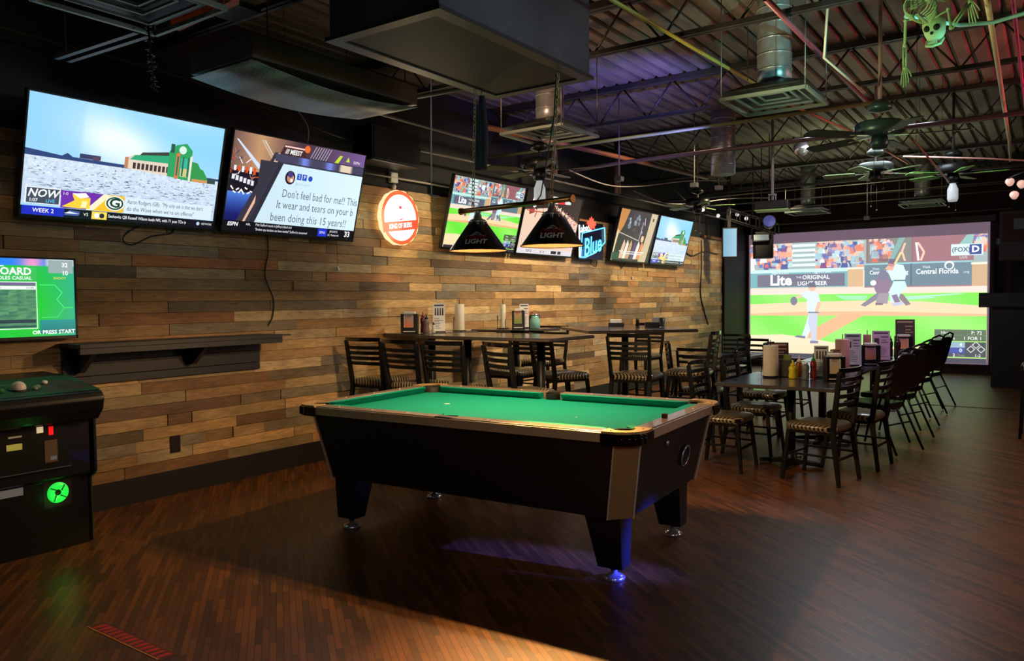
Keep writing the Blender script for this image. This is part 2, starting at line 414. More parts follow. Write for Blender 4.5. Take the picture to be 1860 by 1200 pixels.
# ------------------------------------------------------------------ pictures on screens
class Canvas:
    """flat picture made of coloured shapes; x right, y up, lies in a plane facing -Y"""
    def __init__(s, W, H, w, h, M=None, step=0.00012):
        s.W, s.H, s.w, s.h = W, H, w, h; s.mb = MB(M); s.d = 0.0; s.step = step; s.wash = 0.0
    def P(s, x, y):
        x = min(max(x, 0), s.W); y = min(max(y, 0), s.H)
        return ((x/s.W-0.5)*s.w, -s.d, (y/s.H-0.5)*s.h)
    def C(s, c):
        if s.wash: c = tuple(c[i]+((238, 232, 240)[i]-c[i])*s.wash for i in range(3))
        return (lin(max(0, min(255, c[0]))), lin(max(0, min(255, c[1]))), lin(max(0, min(255, c[2]))), 1)
    def up(s): s.d += s.step
    def poly(s, pts, c, up=True):
        if up: s.up()
        s.mb.add([s.P(*p) for p in pts], [tuple(range(len(pts)))], col=s.C(c)); return s
    def rect(s, x0, y0, x1, y1, c, up=True): return s.poly([(x0, y0), (x1, y0), (x1, y1), (x0, y1)], c, up)
    def disc(s, x, y, r, c, ry=None, n=20, up=True):
        ry = ry or r
        return s.poly([(x+r*math.cos(2*PI*k/n), y+ry*math.sin(2*PI*k/n)) for k in range(n)], c, up)
    def grid(s, x0, y0, x1, y1, nx, ny, fn):
        s.up()
        for i in range(nx):
            for j in range(ny):
                a = x0+(x1-x0)*i/nx; b = x0+(x1-x0)*(i+1)/nx; c = y0+(y1-y0)*j/ny; d = y0+(y1-y0)*(j+1)/ny
                s.mb.add([s.P(a, c), s.P(b, c), s.P(b, d), s.P(a, d)], [(0, 1, 2, 3)], col=tuple(s.C(fn(*q)) for q in ((a, c), (b, c), (b, d), (a, d))))
        return s
    def text(s, t, x, y, size, c, align='CENTER', shear=0.0, bold=0.0, sx=1.0, rot=0.0):
        s.up(); cr, sr = math.cos(rot), math.sin(rot)
        s.mb.text(t, size, lambda u, v: s.P(x+(u*cr-v*sr), y+(u*sr+v*cr)), s.C(c), align, shear, bold, sx); return s
    def line(s, p, q, wd, c, up=True):
        dx, dy = q[0]-p[0], q[1]-p[1]; L = math.hypot(dx, dy) or 1; a, b = -dy/L*wd/2, dx/L*wd/2
        return s.poly([(p[0]+a, p[1]+b), (q[0]+a, q[1]+b), (q[0]-a, q[1]-b), (p[0]-a, p[1]-b)][::-1], c, up)
    def pline(s, pts, wd, c):
        s.up()
        for p, q in zip(pts, pts[1:]): s.line(p, q, wd, c, False)
        return s
def mixc(a, b, t):
    t = max(0, min(1, t)); return tuple(a[i]+(b[i]-a[i])*t for i in range(3))

def paint_stadium(c, detail=1):
    r = random.Random(3)
    def sky(x, y):
        t = math.exp(-((x-8.2+(8.5-y)*0.5)/4.6)**2)*(0.55+0.45*math.sin(y*0.9+x*0.35))+0.12
        col = mixc((128, 204, 244), (236, 248, 248), t)
        col = mixc(col, (178, 216, 235), max(0, (6.4-y)/3)*0.6)
        if x < 4: col = mixc(col, (150, 205, 238), 0.4)
        return col
    c.grid(0, 0, 16, 9, 46, 26, sky)
    c.grid(0, 0.9, 16, 4.55, 60, 16, lambda x, y: mixc(mixc((222, 234, 246), (186, 208, 236), 1-y/4.5), (140, 170, 204), 0.45*r.random()**2))
    c.up()
    for k in range(640 if detail else 120):
        x = r.uniform(0.2, 15.5); y = 4.3-3.0*r.random()**0.8; L = r.uniform(0.15, 0.85)*(5-y)/3
        q = r.choice([(60, 72, 84), (112, 124, 136), (240, 246, 250), (78, 92, 104), (240, 246, 250)])
        dy = r.uniform(-0.16, 0.1)*L
        c.poly([(x, y), (x+L, y+dy), (x+L*0.6, y+0.06+dy)], q, False)
    c.poly([(0, 4.45), (16, 4.3), (16, 4.5), (9, 4.62), (3.4, 4.7), (3, 4.95), (2.6, 4.7), (0, 4.95)], (48, 70, 120))
    c.rect(3.9, 4.7, 5.5, 5.05, (56, 62, 100)); c.rect(4.9, 4.65, 5.4, 4.98, (90, 70, 90))
    c.poly([(7.4, 4.4), (7.4, 5.3), (7.8, 5.35), (7.8, 4.4)], (190, 130, 96))
    c.poly([(7.7, 4.4), (7.7, 5.35), (8.2, 5.6), (11.2, 6.05), (11.2, 4.2)], (226, 208, 190))
    c.poly([(7.8, 5.15), (8.2, 5.55), (11.2, 6.0), (11.2, 5.25)], (46, 168, 118))
    c.poly([(8.6, 5.6), (8.8, 5.85), (11.1, 6.2), (11.1, 5.9)], (56, 66, 60))
    for k in range(9): c.rect(8.1+k*0.36, 4.45, 8.34+k*0.36, 4.95, (62, 52, 54), k == 0)
    c.poly([(11.1, 4.2), (11.1, 6.3), (11.7, 6.9), (12.6, 7.15), (13.2, 6.6), (13.2, 4.0)], (46, 160, 96))
    c.rect(11.2, 6.2, 11.55, 6.95, (38, 92, 72)); c.disc(12.3, 6.55, 0.34, (210, 240, 225))
    c.poly([(11.75, 4.1), (11.75, 6.2), (12.1, 6.35), (12.1, 4.1)], (214, 120, 78)); c.poly([(13.05, 4.0), (13.05, 6.1), (13.25, 6.2), (13.25, 4.0)], (236, 226, 210))
    c.rect(12.2, 4.3, 12.95, 5.9, (64, 178, 150)); c.rect(12.25, 4.3, 12.9, 5.0, (210, 196, 130))
    c.poly([(13.25, 4.0), (13.25, 5.7), (13.8, 5.65), (14.1, 5.2), (14.4, 5.1), (14.9, 4.4), (14.9, 4.0)], (52, 150, 80))
    for k in range(3): c.rect(11.85+k*0.5, 4.35, 12.0+k*0.5, 6.0, (30, 110, 84), k == 0)
    c.rect(13.4, 4.0, 14.9, 4.25, (206, 150, 90)); c.rect(14.9, 4.0, 15.7, 4.4, (50, 76, 70))
    c.poly([(2.0, 1.8), (2.6, 2.15), (3.6, 2.0), (3.9, 1.75), (3, 1.65)], (44, 50, 52))
    # banner
    c.rect(0.25, 0.9, 2.75, 2.15, (235, 240, 246)); c.rect(0.35, 0.95, 2.68, 2.08, (66, 74, 92))
    c.text('NOW', 1.5, 1.68, 0.82, (245, 246, 250), shear=0.25, bold=0.02, sx=1.0)
    c.text('1:07', 0.85, 1.15, 0.36, (240, 240, 244), bold=0.02); c.text('LIVE', 2.05, 1.15, 0.36, (90, 190, 240), bold=0.01)
    c.rect(2.8, 0.75, 7.6, 2.1, (110, 44, 170)); c.poly([(5.2, 0.75), (6.6, 2.1), (7.7, 2.1), (7.7, 0.75)], (244, 190, 40))
    c.poly([(4.7, 0.75), (5.3, 0.75), (6.6, 2.1), (6.0, 2.1)], (250, 236, 200)); c.text('1-0', 3.1, 1.85, 0.32, (250, 250, 250))
    c.poly([(2.9, 0.85), (3.8, 1.4), (3.6, 1.9), (4.4, 1.65), (5.0, 1.7), (5.0, 0.85), (4.2, 0.8)], (248, 206, 60))
    c.poly([(3.6, 1.95), (4.2, 1.6), (4.9, 1.75), (4.6, 2.05), (4.0, 1.95)], (250, 250, 250)); c.poly([(4.3, 0.9), (4.7, 0.9), (4.8, 1.4), (4.4, 1.4)], (250, 238, 180))
    c.disc(6.95, 1.45, 0.78, (245, 250, 245), 0.6, 28); c.disc(6.95, 1.45, 0.7, (26, 66, 52), 0.52, 28); c.disc(6.95, 1.45, 0.56, (245, 250, 245), 0.4, 28)
    c.text('G', 6.95, 1.45, 1.0, (26, 66, 52), bold=0.03, sx=1.25)
    c.rect(7.75, 0.75, 15.7, 2.05, (214, 232, 244))
    c.text('Aaron Rodgers (GB):  "My only ask is that we don\'t', 7.95, 1.7, 0.5, (70, 84, 100), 'LEFT', sx=0.66)
    c.text('do the Wave when we\'re on offense"', 7.95, 1.12, 0.5, (70, 84, 100), 'LEFT', sx=0.8)
    c.rect(0, 0, 16, 0.72, (14, 16, 30)); c.rect(0.1, 0.05, 3.1, 0.72, (30, 40, 190)); c.text('WEEK 2', 1.6, 0.4, 0.44, (245, 245, 250), bold=0.01)
    c.poly([(3.1, 0.2), (3.5, 0.62), (4.3, 0.55), (4.2, 0.2)], (70, 90, 160)); c.poly([(3.1, 0.35), (3.5, 0.5), (4.3, 0.35)], (240, 244, 250))
    c.text('VS', 4.75, 0.36, 0.36, (245, 245, 245)); c.rect(5.2, 0.06, 6.4, 0.68, (246, 214, 90)); c.disc(5.6, 0.36, 0.2, (250, 250, 250)); c.disc(6.0, 0.36, 0.2, (40, 40, 60))
    c.text('Seahawks QB Russell Wilson leads NFL with 71 pass TDs in', 6.5, 0.38, 0.36, (236, 238, 244), 'LEFT', bold=0.008, sx=0.78)
    c.disc(14.5, 0.38, 0.16, (180, 200, 230)); c.text('NETWORK', 15.35, 0.38, 0.26, (236, 238, 244), sx=0.8)

def paint_tweet(c):
    r = random.Random(5)
    c.rect(0, 0, 16, 9, (26, 22, 34))
    c.grid(0, 5.6, 16, 9, 34, 10, lambda x, y: mixc(mixc((196, 150, 110), (74, 52, 62), abs(x-3)/4.5), (126, 96, 160), max(0, (x-8)/9)))
    for k in range(26):
        x = r.uniform(0, 2.6); y = r.uniform(4.2, 7.0); c.line((x, y), (x+r.uniform(-.5, .9), y+r.uniform(-.4, .6)), 0.08, r.choice([(240, 240, 245), (210, 84, 40), (70, 64, 84), (150, 120, 130)]), k == 0)
    c.poly([(0.3, 8.3), (0.5, 8.3), (3.4, 6.1), (3.0, 5.9)], (206, 222, 246)); c.line((3.0, 8.6), (4.9, 6.5), 0.22, (196, 170, 140)); c.line((3.3, 8.6), (4.4, 7.4), 0.08, (240, 230, 220))
    for k in range(6): c.rect(0.4+k*0.42, 5.5-k*0.04, 0.66+k*0.42, 5.95, (220, 84, 40) if k % 2 else (235, 235, 240), k == 0)
    for k in range(6): c.rect(0.3+k*0.42, 4.7-k*0.08, 0.6+k*0.42, 5.15-k*.08, (225, 228, 238), k == 0)
    c.grid(0, 0.9, 3.2, 3.6, 8, 8, lambda x, y: mixc((76, 126, 220), (20, 24, 96), (3.6-y)/2.2))
    for k in range(8): x = 0.3+k*0.3; c.line((x, 3.6+r.uniform(-.2, .5)), (x+0.3, 3.5+r.uniform(-.2, .5)), 0.14, (240, 240, 246), k == 0)
    c.poly([(1.2, 0.7), (4.6, 7.7), (16, 7.7), (16, 0.7)], (54, 52, 66)); c.poly([(1.9, 0.7), (2.15, 0.7), (5.3, 7.5), (5.1, 7.7), (4.9, 7.6)], (226, 180, 150))
    c.grid(4.7, 6.9, 16, 7.6, 30, 3, lambda x, y: mixc((70, 66, 92), (120, 140, 235), math.exp(-((x-8.2)/0.5)**2)+math.exp(-((x-11.4)/0.5)**2)) if abs(x-13.5) > 0.8 else (226, 206, 180))
    c.poly([(5.2, 7.7), (5.6, 8.6), (8.2, 8.5), (8.2, 7.6)], (70, 40, 44)); c.rect(5.6, 8.35, 8.1, 8.5, (240, 200, 190)); c.text('/// MEEST', 6.7, 7.95, 0.62, (244, 240, 240), shear=0.2, bold=0.03, sx=0.8)
    c.disc(8.3, 8.5, 0.35, (236, 110, 50)); 
    for k in range(7): c.line((8.8+k*0.32, 7.7), (9.4+k*0.32, 8.9), 0.07, (180, 180, 200), k == 0)
    c.poly([(11.9, 7.7), (12.5, 8.5), (12.9, 8.5), (12.4, 7.7)], (190, 220, 60)); c.poly([(13.4, 8.0), (13.7, 8.5), (13.9, 8.0)], (190, 220, 60)); c.text('ESPN', 14.9, 8.05, 0.4, (235, 235, 240))
    c.poly([(3.0, 0.7), (5.6, 6.7), (16, 6.9), (16, 0.7)], (34, 42, 52))
    c.grid(3.2, 0.75, 16, 6.75, 30, 16, lambda x, y: mixc((196, 222, 232), (216, 240, 252), x/16))
    c.poly([(3.1, 0.7), (3.1, 6.8), (5.5, 6.8)], (54, 52, 66)); c.poly([(2.6, 0.7), (3.2, 0.7), (5.7, 6.75), (5.3, 6.8)], (44, 44, 58))
    c.disc(6.7, 5.55, 0.6, (24, 22, 40), 0.66); c.disc(6.75, 5.5, 0.42, (196, 140, 110)); c.disc(6.7, 5.85, 0.3, (70, 60, 130)); c.disc(6.9, 5.3, 0.18, (250, 230, 220))
    c.rect(7.5, 5.45, 8.05, 6.05, (40, 80, 190)); c.rect(8.15, 5.45, 8.7, 6.05, (40, 80, 190)); c.text('2', 7.78, 5.76, 0.5, (250, 250, 250)); c.text('P', 8.44, 5.76, 0.5, (250, 250, 250)); c.disc(9.15, 5.72, 0.27, (36, 74, 190)); c.text('@zekeelliott', 8.3, 5.05, 0.36, (170, 190, 210))
    c.text("Don't feel bad for me!! This", 6.0, 3.95, 1.12, (96, 108, 116), 'LEFT', sx=0.78)
    c.text("It wear and tears on your b", 5.5, 2.85, 1.12, (96, 108, 116), 'LEFT', sx=0.80)
    c.text("been doing this 15 years!!", 5.0, 1.6, 1.12, (96, 108, 116), 'LEFT', sx=0.84)
    c.rect(0, 0, 16, 0.95, (12, 14, 22)); c.text('ESPN', 1.0, 0.62, 0.5, (240, 240, 244), shear=0.2, bold=0.03); c.text('NFL', 2.7, 0.68, 0.3, (240, 240, 244))
    c.text("Matt Stafford reacts to Jeffrey's failed trial", 3.5, 0.72, 0.34, (235, 235, 240), 'LEFT', sx=0.74); c.text('"Broken ops decision can have needed" Stafford is concerned', 3.5, 0.28, 0.34, (235, 235, 240), 'LEFT', sx=0.74)
    c.rect(11.1, 0.1, 12.3, 0.9, (30, 50, 200)); c.text('ESPN2', 11.7, 0.5, 0.34, (240, 240, 250), sx=0.8); c.text('SPORTS', 13.2, 0.66, 0.32, (235, 235, 240)); c.text('SC Featured', 13.2, 0.3, 0.3, (235, 235, 240)); c.text('33', 15.1, 0.5, 0.8, (240, 240, 240), bold=0.03)

def crowd(c, x0, y0, x1, y1, n, seed=1, s=0.35):
    r = random.Random(seed); cols = [(240, 120, 80), (230, 90, 70), (80, 110, 190), (60, 74, 140), (240, 240, 246), (180, 220, 220), (120, 84, 90), (236, 190, 160), (110, 60, 120), (150, 200, 210), (250, 160, 120)]
    for k in range(n):
        x = r.uniform(x0, x1); y = r.uniform(y0, y1); q = r.choice(cols); a = s*r.uniform(0.5, 1.2)
        c.poly([(max(x0, x-a*0.6), y-a*0.1), (min(x1, x+a*0.6), y-a*0.1), (min(x1, x+a*0.4), min(y1, y+a*0.9)), (max(x0, x-a*0.4), min(y1, y+a*0.9))], q, k % 40 == 0)
        if k % 2: c.disc(min(x1, max(x0, x)), min(y1, y+a*1.05), a*0.28, (236, 190, 160), n=8, up=False)

def paint_baseball(c, big=True):
    # field of play, 16 x 9
    c.rect(0, 0, 16, 9, (236, 214, 188))
    c.rect(0, 6.7, 16, 9, (150, 176, 172)); c.up()
    crowd(c, 0.0, 6.9, 3.2, 8.9, 110 if big else 50, 2, 0.5); crowd(c, 4.9, 6.9, 8.3, 8.9, 120 if big else 50, 4, 0.5)
    for k in range(5): c.rect(3.2, 7.15+k*0.38, 4.9, 7.35+k*0.38, (226, 250, 246), k == 0)
    c.rect(8.45, 7.2, 15.2, 9, (130, 96, 96)); c.rect(8.6, 7.2, 11.4, 9, (120, 120, 112)); crowd(c, 8.7, 7.3, 10.3, 8.9, 30, 9, 0.5)
    c.rect(11.5, 7.2, 15.2, 9, (150, 96, 104))
    c.pline([(11.0, 8.6), (10.8, 8.0), (11.0, 7.3)], 0.14, (240, 190, 160)); c.pline([(11.8, 8.6), (12.2, 7.9), (12.0, 7.3)], 0.14, (240, 200, 170)); c.pline([(11.7, 8.6), (11.85, 7.3)], 0.14, (250, 250, 240))
    c.poly([(9.9, 7.3), (10.6, 9), (11.0, 9), (10.2, 7.3)], (120, 168, 160)); crowd(c, 15.2, 7.6, 16, 9, 24, 8, 0.5)
    c.poly([(14.3, 8.3), (14.8, 9), (15.2, 9), (15.1, 8.3)], (130, 190, 180))
    c.rect(0, 6.65, 8.3, 6.95, (196, 236, 230)); c.rect(0, 5.5, 7.2, 6.68, (104, 168, 176)); c.rect(0.55, 5.58, 7.0, 6.55, (98, 96, 116))
    c.text('tigers.com', 2.3, 6.66, 0.3, (240, 250, 250)); c.text('tigers.com', 5.4, 6.68, 0.3, (240, 250, 250))
    c.text('Lite', 2.35, 6.06, 1.15, (240, 252, 250), bold=0.035, sx=0.95)
    c.text('THE', 3.7, 6.28, 0.22, (240, 252, 250)); c.text('ORIGINAL', 4.95, 6.27, 0.44, (240, 252, 250), bold=0.02, sx=0.98); c.text('LIGHT BEER', 4.68, 5.8, 0.44, (240, 252, 250), bold=0.02, sx=0.93)
    c.rect(7.2, 5.5, 8.25, 6.85, (214, 172, 122)); c.rect(7.15, 6.8, 8.3, 6.95, (236, 232, 210))
    c.rect(8.35, 5.45, 15.1, 7.2, (92, 120, 134)); c.rect(8.35, 7.08, 15.1, 7.2, (140, 200, 206)); c.rect(11.35, 5.5, 11.45, 7.1, (70, 92, 106))
    c.text('Visit', 9.1, 6.78, 0.26, (240, 250, 250)); c.text('Central Florida.org', 9.95, 6.5, 0.42, (240, 250, 250), bold=0.02, sx=0.78)
    c.text('Visit', 12.35, 6.82, 0.28, (240, 250, 250)); c.text('Central Florida', 13.0, 6.48, 0.52, (240, 250, 250), bold=0.02, sx=0.82); c.text('.org', 14.75, 6.4, 0.24, (240, 250, 250)); c.disc(13.75, 6.9, 0.3, (240, 250, 250)); c.disc(13.75, 6.86, 0.2, (92, 120, 134))
    c.rect(8.35, 5.38, 15.1, 5.5, (150, 104, 112)); c.rect(15.1, 5.4, 16, 6.95, (206, 166, 118)); c.rect(15.05, 6.9, 16, 7.05, (240, 236, 210))
    c.rect(0, 5.0, 16, 5.4, (244, 222, 206)); c.rect(0, 4.9, 16, 5.05, (232, 226, 190))
    # grass bands
    def grass(x, y):
        t = math.sin(x*0.8+y*1.1); return mixc((108, 232, 62), (146, 240, 96), 0.5+0.5*t)
    c.grid(0, 3.95, 16, 4.95, 30, 4, grass)
    c.poly([(0, 3.9), (0, 4.2), (3.2, 4.32), (8, 4.45), (12, 4.35), (16, 4.0), (16, 3.3), (0, 3.3)], (244, 216, 166))
    c.poly([(6.3, 4.85), (7.0, 4.5), (8.4, 4.5), (8.6, 4.8)], (150, 236, 170)); c.poly([(11, 4.55), (14.8, 4.86), (14.2, 4.9), (10.8, 4.7)], (170, 240, 200)); c.poly([(10.6, 4.45), (13, 4.6), (12.2, 4.75), (10.5, 4.6)], (170, 240, 200))
    c.grid(0, 0.9, 16, 3.35, 34, 8, grass)
    c.poly([(0, 3.3), (16, 3.3), (16, 3.45), (8.5, 3.65), (4, 3.6), (0, 3.45)], (238, 180, 130))
    c.poly([(6.7, 3.4), (8.4, 3.4), (5.2, 1.4), (3.0, 1.2)], (240, 176, 122)); c.poly([(0, 0.9), (0, 1.7), (2.5, 1.8), (4.2, 1.6), (6.5, 1.2), (9.5, 1.2), (12, 0.7)], (248, 226, 180))
    c.poly([(0, 0.2), (0, 0.95), (8, 1.0), (12.5, 1.1), (12.5, 0.2)], (246, 222, 172))
    c.poly([(10.5, 1.45), (11.8, 1.12), (12.4, 1.1), (11, 1.3)], (250, 236, 210))
    # pitcher
    W_, G_ = (214, 234, 244), (196, 206, 226)
    c.poly([(3.9, 1.55), (4.25, 2.7), (4.5, 3.6), (5.1, 3.6), (4.75, 2.6), (4.35, 1.6)], W_); c.poly([(4.4, 2.8), (4.6, 2.0), (4.65, 1.3), (5.0, 1.35), (5.05, 2.3), (5.1, 3.5), (4.5, 3.6)], G_)
    c.poly([(3.4, 1.62), (3.6, 1.75), (4.2, 1.7), (4.2, 1.5)], (96, 108, 130)); c.rect(4.55, 1.15, 5.15, 1.35, (110, 120, 140))
    c.poly([(4.35, 3.5), (4.3, 4.6), (3.85, 4.85), (3.9, 5.1), (4.6, 5.25), (5.15, 5.0), (5.3, 4.35), (5.2, 3.5)], W_)
    c.poly([(4.05, 5.0), (3.9, 4.75), (3.4, 4.55), (3.3, 4.7)], (236, 196, 160)); c.disc(3.35, 4.45, 0.26, (106, 110, 126), 0.34)
    c.poly([(5.1, 4.4), (5.35, 4.3), (5.1, 3.4), (4.85, 3.5)], (230, 186, 150)); c.rect(4.4, 3.5, 5.2, 3.6, (110, 120, 150)); c.disc(4.68, 5.45, 0.26, (230, 186, 150)); c.poly([(4.4, 5.5), (4.45, 5.85), (4.9, 5.85), (5.0, 5.5)], (84, 86, 110))
    # umpire, catcher, batter
    c.poly([(10.4, 4.9), (10.9, 4.9), (11.4, 4.15), (11.1, 4.05)], (124, 112, 116)); c.poly([(8.1, 4.1), (9.2, 5.0), (9.5, 4.7), (8.4, 3.98)], (120, 118, 136))
    c.disc(9.55, 5.55, 0.55, (128, 104, 128), 0.75); c.poly([(9.1, 4.2), (9.3, 5.0), (10.0, 5.0), (9.9, 4.2)], (150, 140, 150)); c.disc(9.6, 6.3, 0.32, (106, 108, 134), 0.36); c.rect(9.1, 4.1, 9.6, 4.25, (110, 92, 110)); c.disc(8.95, 5.75, 0.2, (240, 246, 250))
    c.poly([(10.1, 4.3), (10.0, 5.0), (10.3, 5.9), (11.0, 5.9), (11.15, 5.4), (10.7, 4.9), (10.6, 4.4)], (200, 244, 250)); c.poly([(10.15, 5.9), (9.9, 6.6), (10.4, 7.1), (10.9, 7.0), (11.1, 6.4), (11.0, 5.85)], (214, 246, 250))
    c.poly([(10.15, 4.8), (10.5, 4.9), (10.75, 4.3), (10.4, 4.2)], (124, 104, 140)); c.poly([(10.2, 4.25), (10.9, 4.35), (10.95, 4.15), (10.3, 4.0)], (190, 196, 226)); c.rect(10.3, 5.85, 11.05, 5.93, (70, 90, 100))
    c.poly([(9.7, 6.75), (9.9, 7.0), (10.35, 6.95), (10.2, 6.6)], (236, 170, 140)); c.disc(10.15, 7.15, 0.24, (196, 130, 110)); c.poly([(9.9, 7.15), (10.0, 7.5), (10.4, 7.45), (10.42, 7.1)], (96, 84, 110)); c.line((10.35, 7.1), (10.75, 7.95), 0.14, (244, 214, 140))
    # corner bug
    c.rect(13.85, 7.55, 15.75, 8.35, (216, 240, 244)); c.text('(FOX)', 14.45, 7.95, 0.46, (44, 74, 90), bold=0.02, sx=0.9); c.rect(14.95, 7.6, 15.65, 8.3, (36, 56, 130)); c.text('D', 15.3, 7.95, 0.62, (236, 244, 250), bold=0.04)
    c.text('LIVE', 14.6, 7.4, 0.26, (200, 230, 240))
    # score box
    c.rect(12.85, 0.35, 16, 2.15, (150, 226, 80)); c.rect(12.9, 1.55, 15.98, 2.35, (70, 92, 62)); c.rect(12.9, 1.92, 15.98, 1.96, (96, 116, 80))
    c.text('Happ', 13.3, 2.12, 0.3, (220, 240, 210), 'LEFT', bold=0.01); c.text('P: 72', 15.75, 2.12, 0.32, (240, 250, 236), 'RIGHT', bold=0.01)
    c.text('Rogers', 13.3, 1.73, 0.3, (220, 240, 210), 'LEFT', bold=0.01); c.text('1 FOR 1', 15.75, 1.73, 0.32, (240, 250, 236), 'RIGHT', bold=0.01)
    c.rect(12.95, 0.42, 15.98, 1.48, (50, 54, 60)); c.rect(12.95, 1.08, 14.75, 1.48, (134, 170, 184)); c.rect(12.95, 0.68, 14.75, 1.08, (46, 62, 150))
    c.text('NYY', 13.15, 1.28, 0.34, (240, 248, 250), 'LEFT', bold=0.02); c.text('4', 14.5, 1.28, 0.34, (240, 248, 250), bold=0.02); c.text('DET', 13.15, 0.88, 0.34, (240, 248, 250), 'LEFT', bold=0.02); c.text('0', 14.5, 0.88, 0.36, (240, 248, 250), bold=0.02)
    c.text('v 4', 13.4, 0.54, 0.26, (240, 240, 240), bold=0.01); c.text('2', 14.1, 0.54, 0.3, (240, 240, 240), bold=0.02); c.text('Outs', 14.5, 0.54, 0.24, (130, 134, 140)); c.text('1-2', 15.5, 0.54, 0.28, (240, 240, 240), bold=0.01)
    for (x, y) in [(15.4, 1.28), (15.1, 0.98), (15.7, 0.98)]:
        c.poly([(x-0.26, y), (x, y+0.26), (x+0.26, y), (x, y-0.26)][::-1], (196, 200, 196)); c.poly([(x-0.18, y), (x, y+0.18), (x+0.18, y), (x, y-0.18)][::-1], (44, 50, 52))
    c.rect(0, 0, 16, 0.34, (44, 46, 58)); c.text('fox GO', 13.1, 0.17, 0.26, (230, 240, 240), bold=0.01)

def paint_court(c):
    r = random.Random(8)
    c.rect(0, 0, 16, 9, (236, 204, 180)); c.poly([(0, 6.2), (0, 9), (16, 9), (16, 5.2), (9, 7.2)], (52, 34, 38))
    c.poly([(0, 6.6), (0, 9), (9, 9), (7, 7.2), (3.5, 6.7)], (34, 22, 26)); c.text('8', 2.4, 7.6, 1.3, (236, 230, 226), bold=0.03); c.disc(2.4, 7.6, 0.75, (236, 230, 226), 0.95); c.text('8', 2.4, 7.6, 1.2, (34, 22, 26), bold=0.03)
    for k in range(220):
        x = r.uniform(8, 15.9); y = r.uniform(5.0, 7.6)-(x-8)*0.25
        if y > 3.2: c.disc(x, y, 0.13, r.choice([(210, 90, 96), (236, 220, 220), (120, 60, 66), (60, 36, 42), (236, 150, 140)]), n=6, up=(k % 50 == 0))
    c.poly([(6.8, 7.6), (12.6, 7.9), (12.2, 8.8), (7, 8.7)], (226, 226, 228)); c.poly([(8.6, 7.7), (11, 7.8), (10.2, 8.7), (9, 8.2)], (222, 40, 50))
    c.poly([(1.4, 5.6), (2.8, 6.0), (2.5, 6.6), (1.2, 6.3)], (150, 60, 60)); c.rect(0.6, 6.1, 5, 6.25, (210, 70, 60))
    c.poly([(11, 6.0), (16, 3.2), (16, 3.6), (11.3, 6.3)], (60, 34, 36)); c.line((3.0, 5.3), (3.3, 6.2), 0.2, (140, 60, 50))
    c.line((6.4, 5.9), (4.0, 3.0), 0.3, (206, 40, 44))
    c.rect(0, 0, 16, 0.75, (224, 216, 222)); c.rect(9.6, 0.15, 11.2, 0.62, (30, 24, 34)); c.rect(11.6, 0.15, 12.6, 0.62, (60, 40, 60)); c.text('TOP 25', 3.2, 0.38, 0.5, (60, 50, 70), bold=0.02); c.text('20   25', 7.0, 0.38, 0.45, (120, 40, 60), bold=0.02)

def paint_arena(c):
    r = random.Random(12)
    c.grid(0, 0, 16, 9, 16, 9, lambda x, y: mixc((60, 44, 50), (30, 24, 34), abs(x-7)/8))
    c.poly([(0, 9), (3.6, 9), (2.4, 6.2), (0.6, 4.0), (0, 4.0)], (196, 130, 60)); c.poly([(0.4, 5.4), (1.0, 5.2), (0.5, 0), (0, 0), (0, 4.6)], (220, 196, 150))
    c.poly([(12.8, 9), (15.6, 9), (14.4, 0), (11.2, 0), (12.4, 4.5)], (206, 186, 150)); c.disc(14.0, 7.9, 0.35, (90, 60, 40))
    for k in range(26): c.disc(r.uniform(3, 10.5), r.uniform(5.0, 8.0), r.uniform(0.2, 0.5), r.choice([(110, 130, 150), (150, 170, 180), (90, 74, 96), (84, 60, 70), (120, 130, 140)]), up=(k == 0), n=8)
    c.line((1.2, 4.9), (9.6, 3.8), 0.14, (206, 196, 190)); c.line((10.0, 7.2), (9.6, 3.8), 0.3, (170, 160, 176)); c.line((10.4, 8.0), (10.9, 6.6), 0.25, (190, 180, 190))
    for (x, col) in [(3.4, (226, 186, 160)), (4.8, (240, 226, 210)), (6.2, (196, 160, 120)), (8.0, (90, 60, 120)), (9.4, (244, 232, 224)), (10.8, (226, 140, 90))]:
        c.poly([(x-0.6, 0.4), (x+0.7, 0.4), (x+0.8+0.3, 3.0), (x+0.4, 3.8), (x-0.1, 2.6)], col)
    c.disc(11.0, 4.2, 0.6, (246, 196, 150)); c.rect(0.2, 0.2, 3.0, 1.4, (40, 70, 64)); c.rect(2.6, 1.6, 13, 1.75, (236, 232, 232)); c.rect(3.6, 1.25, 12, 1.4, (236, 232, 232))

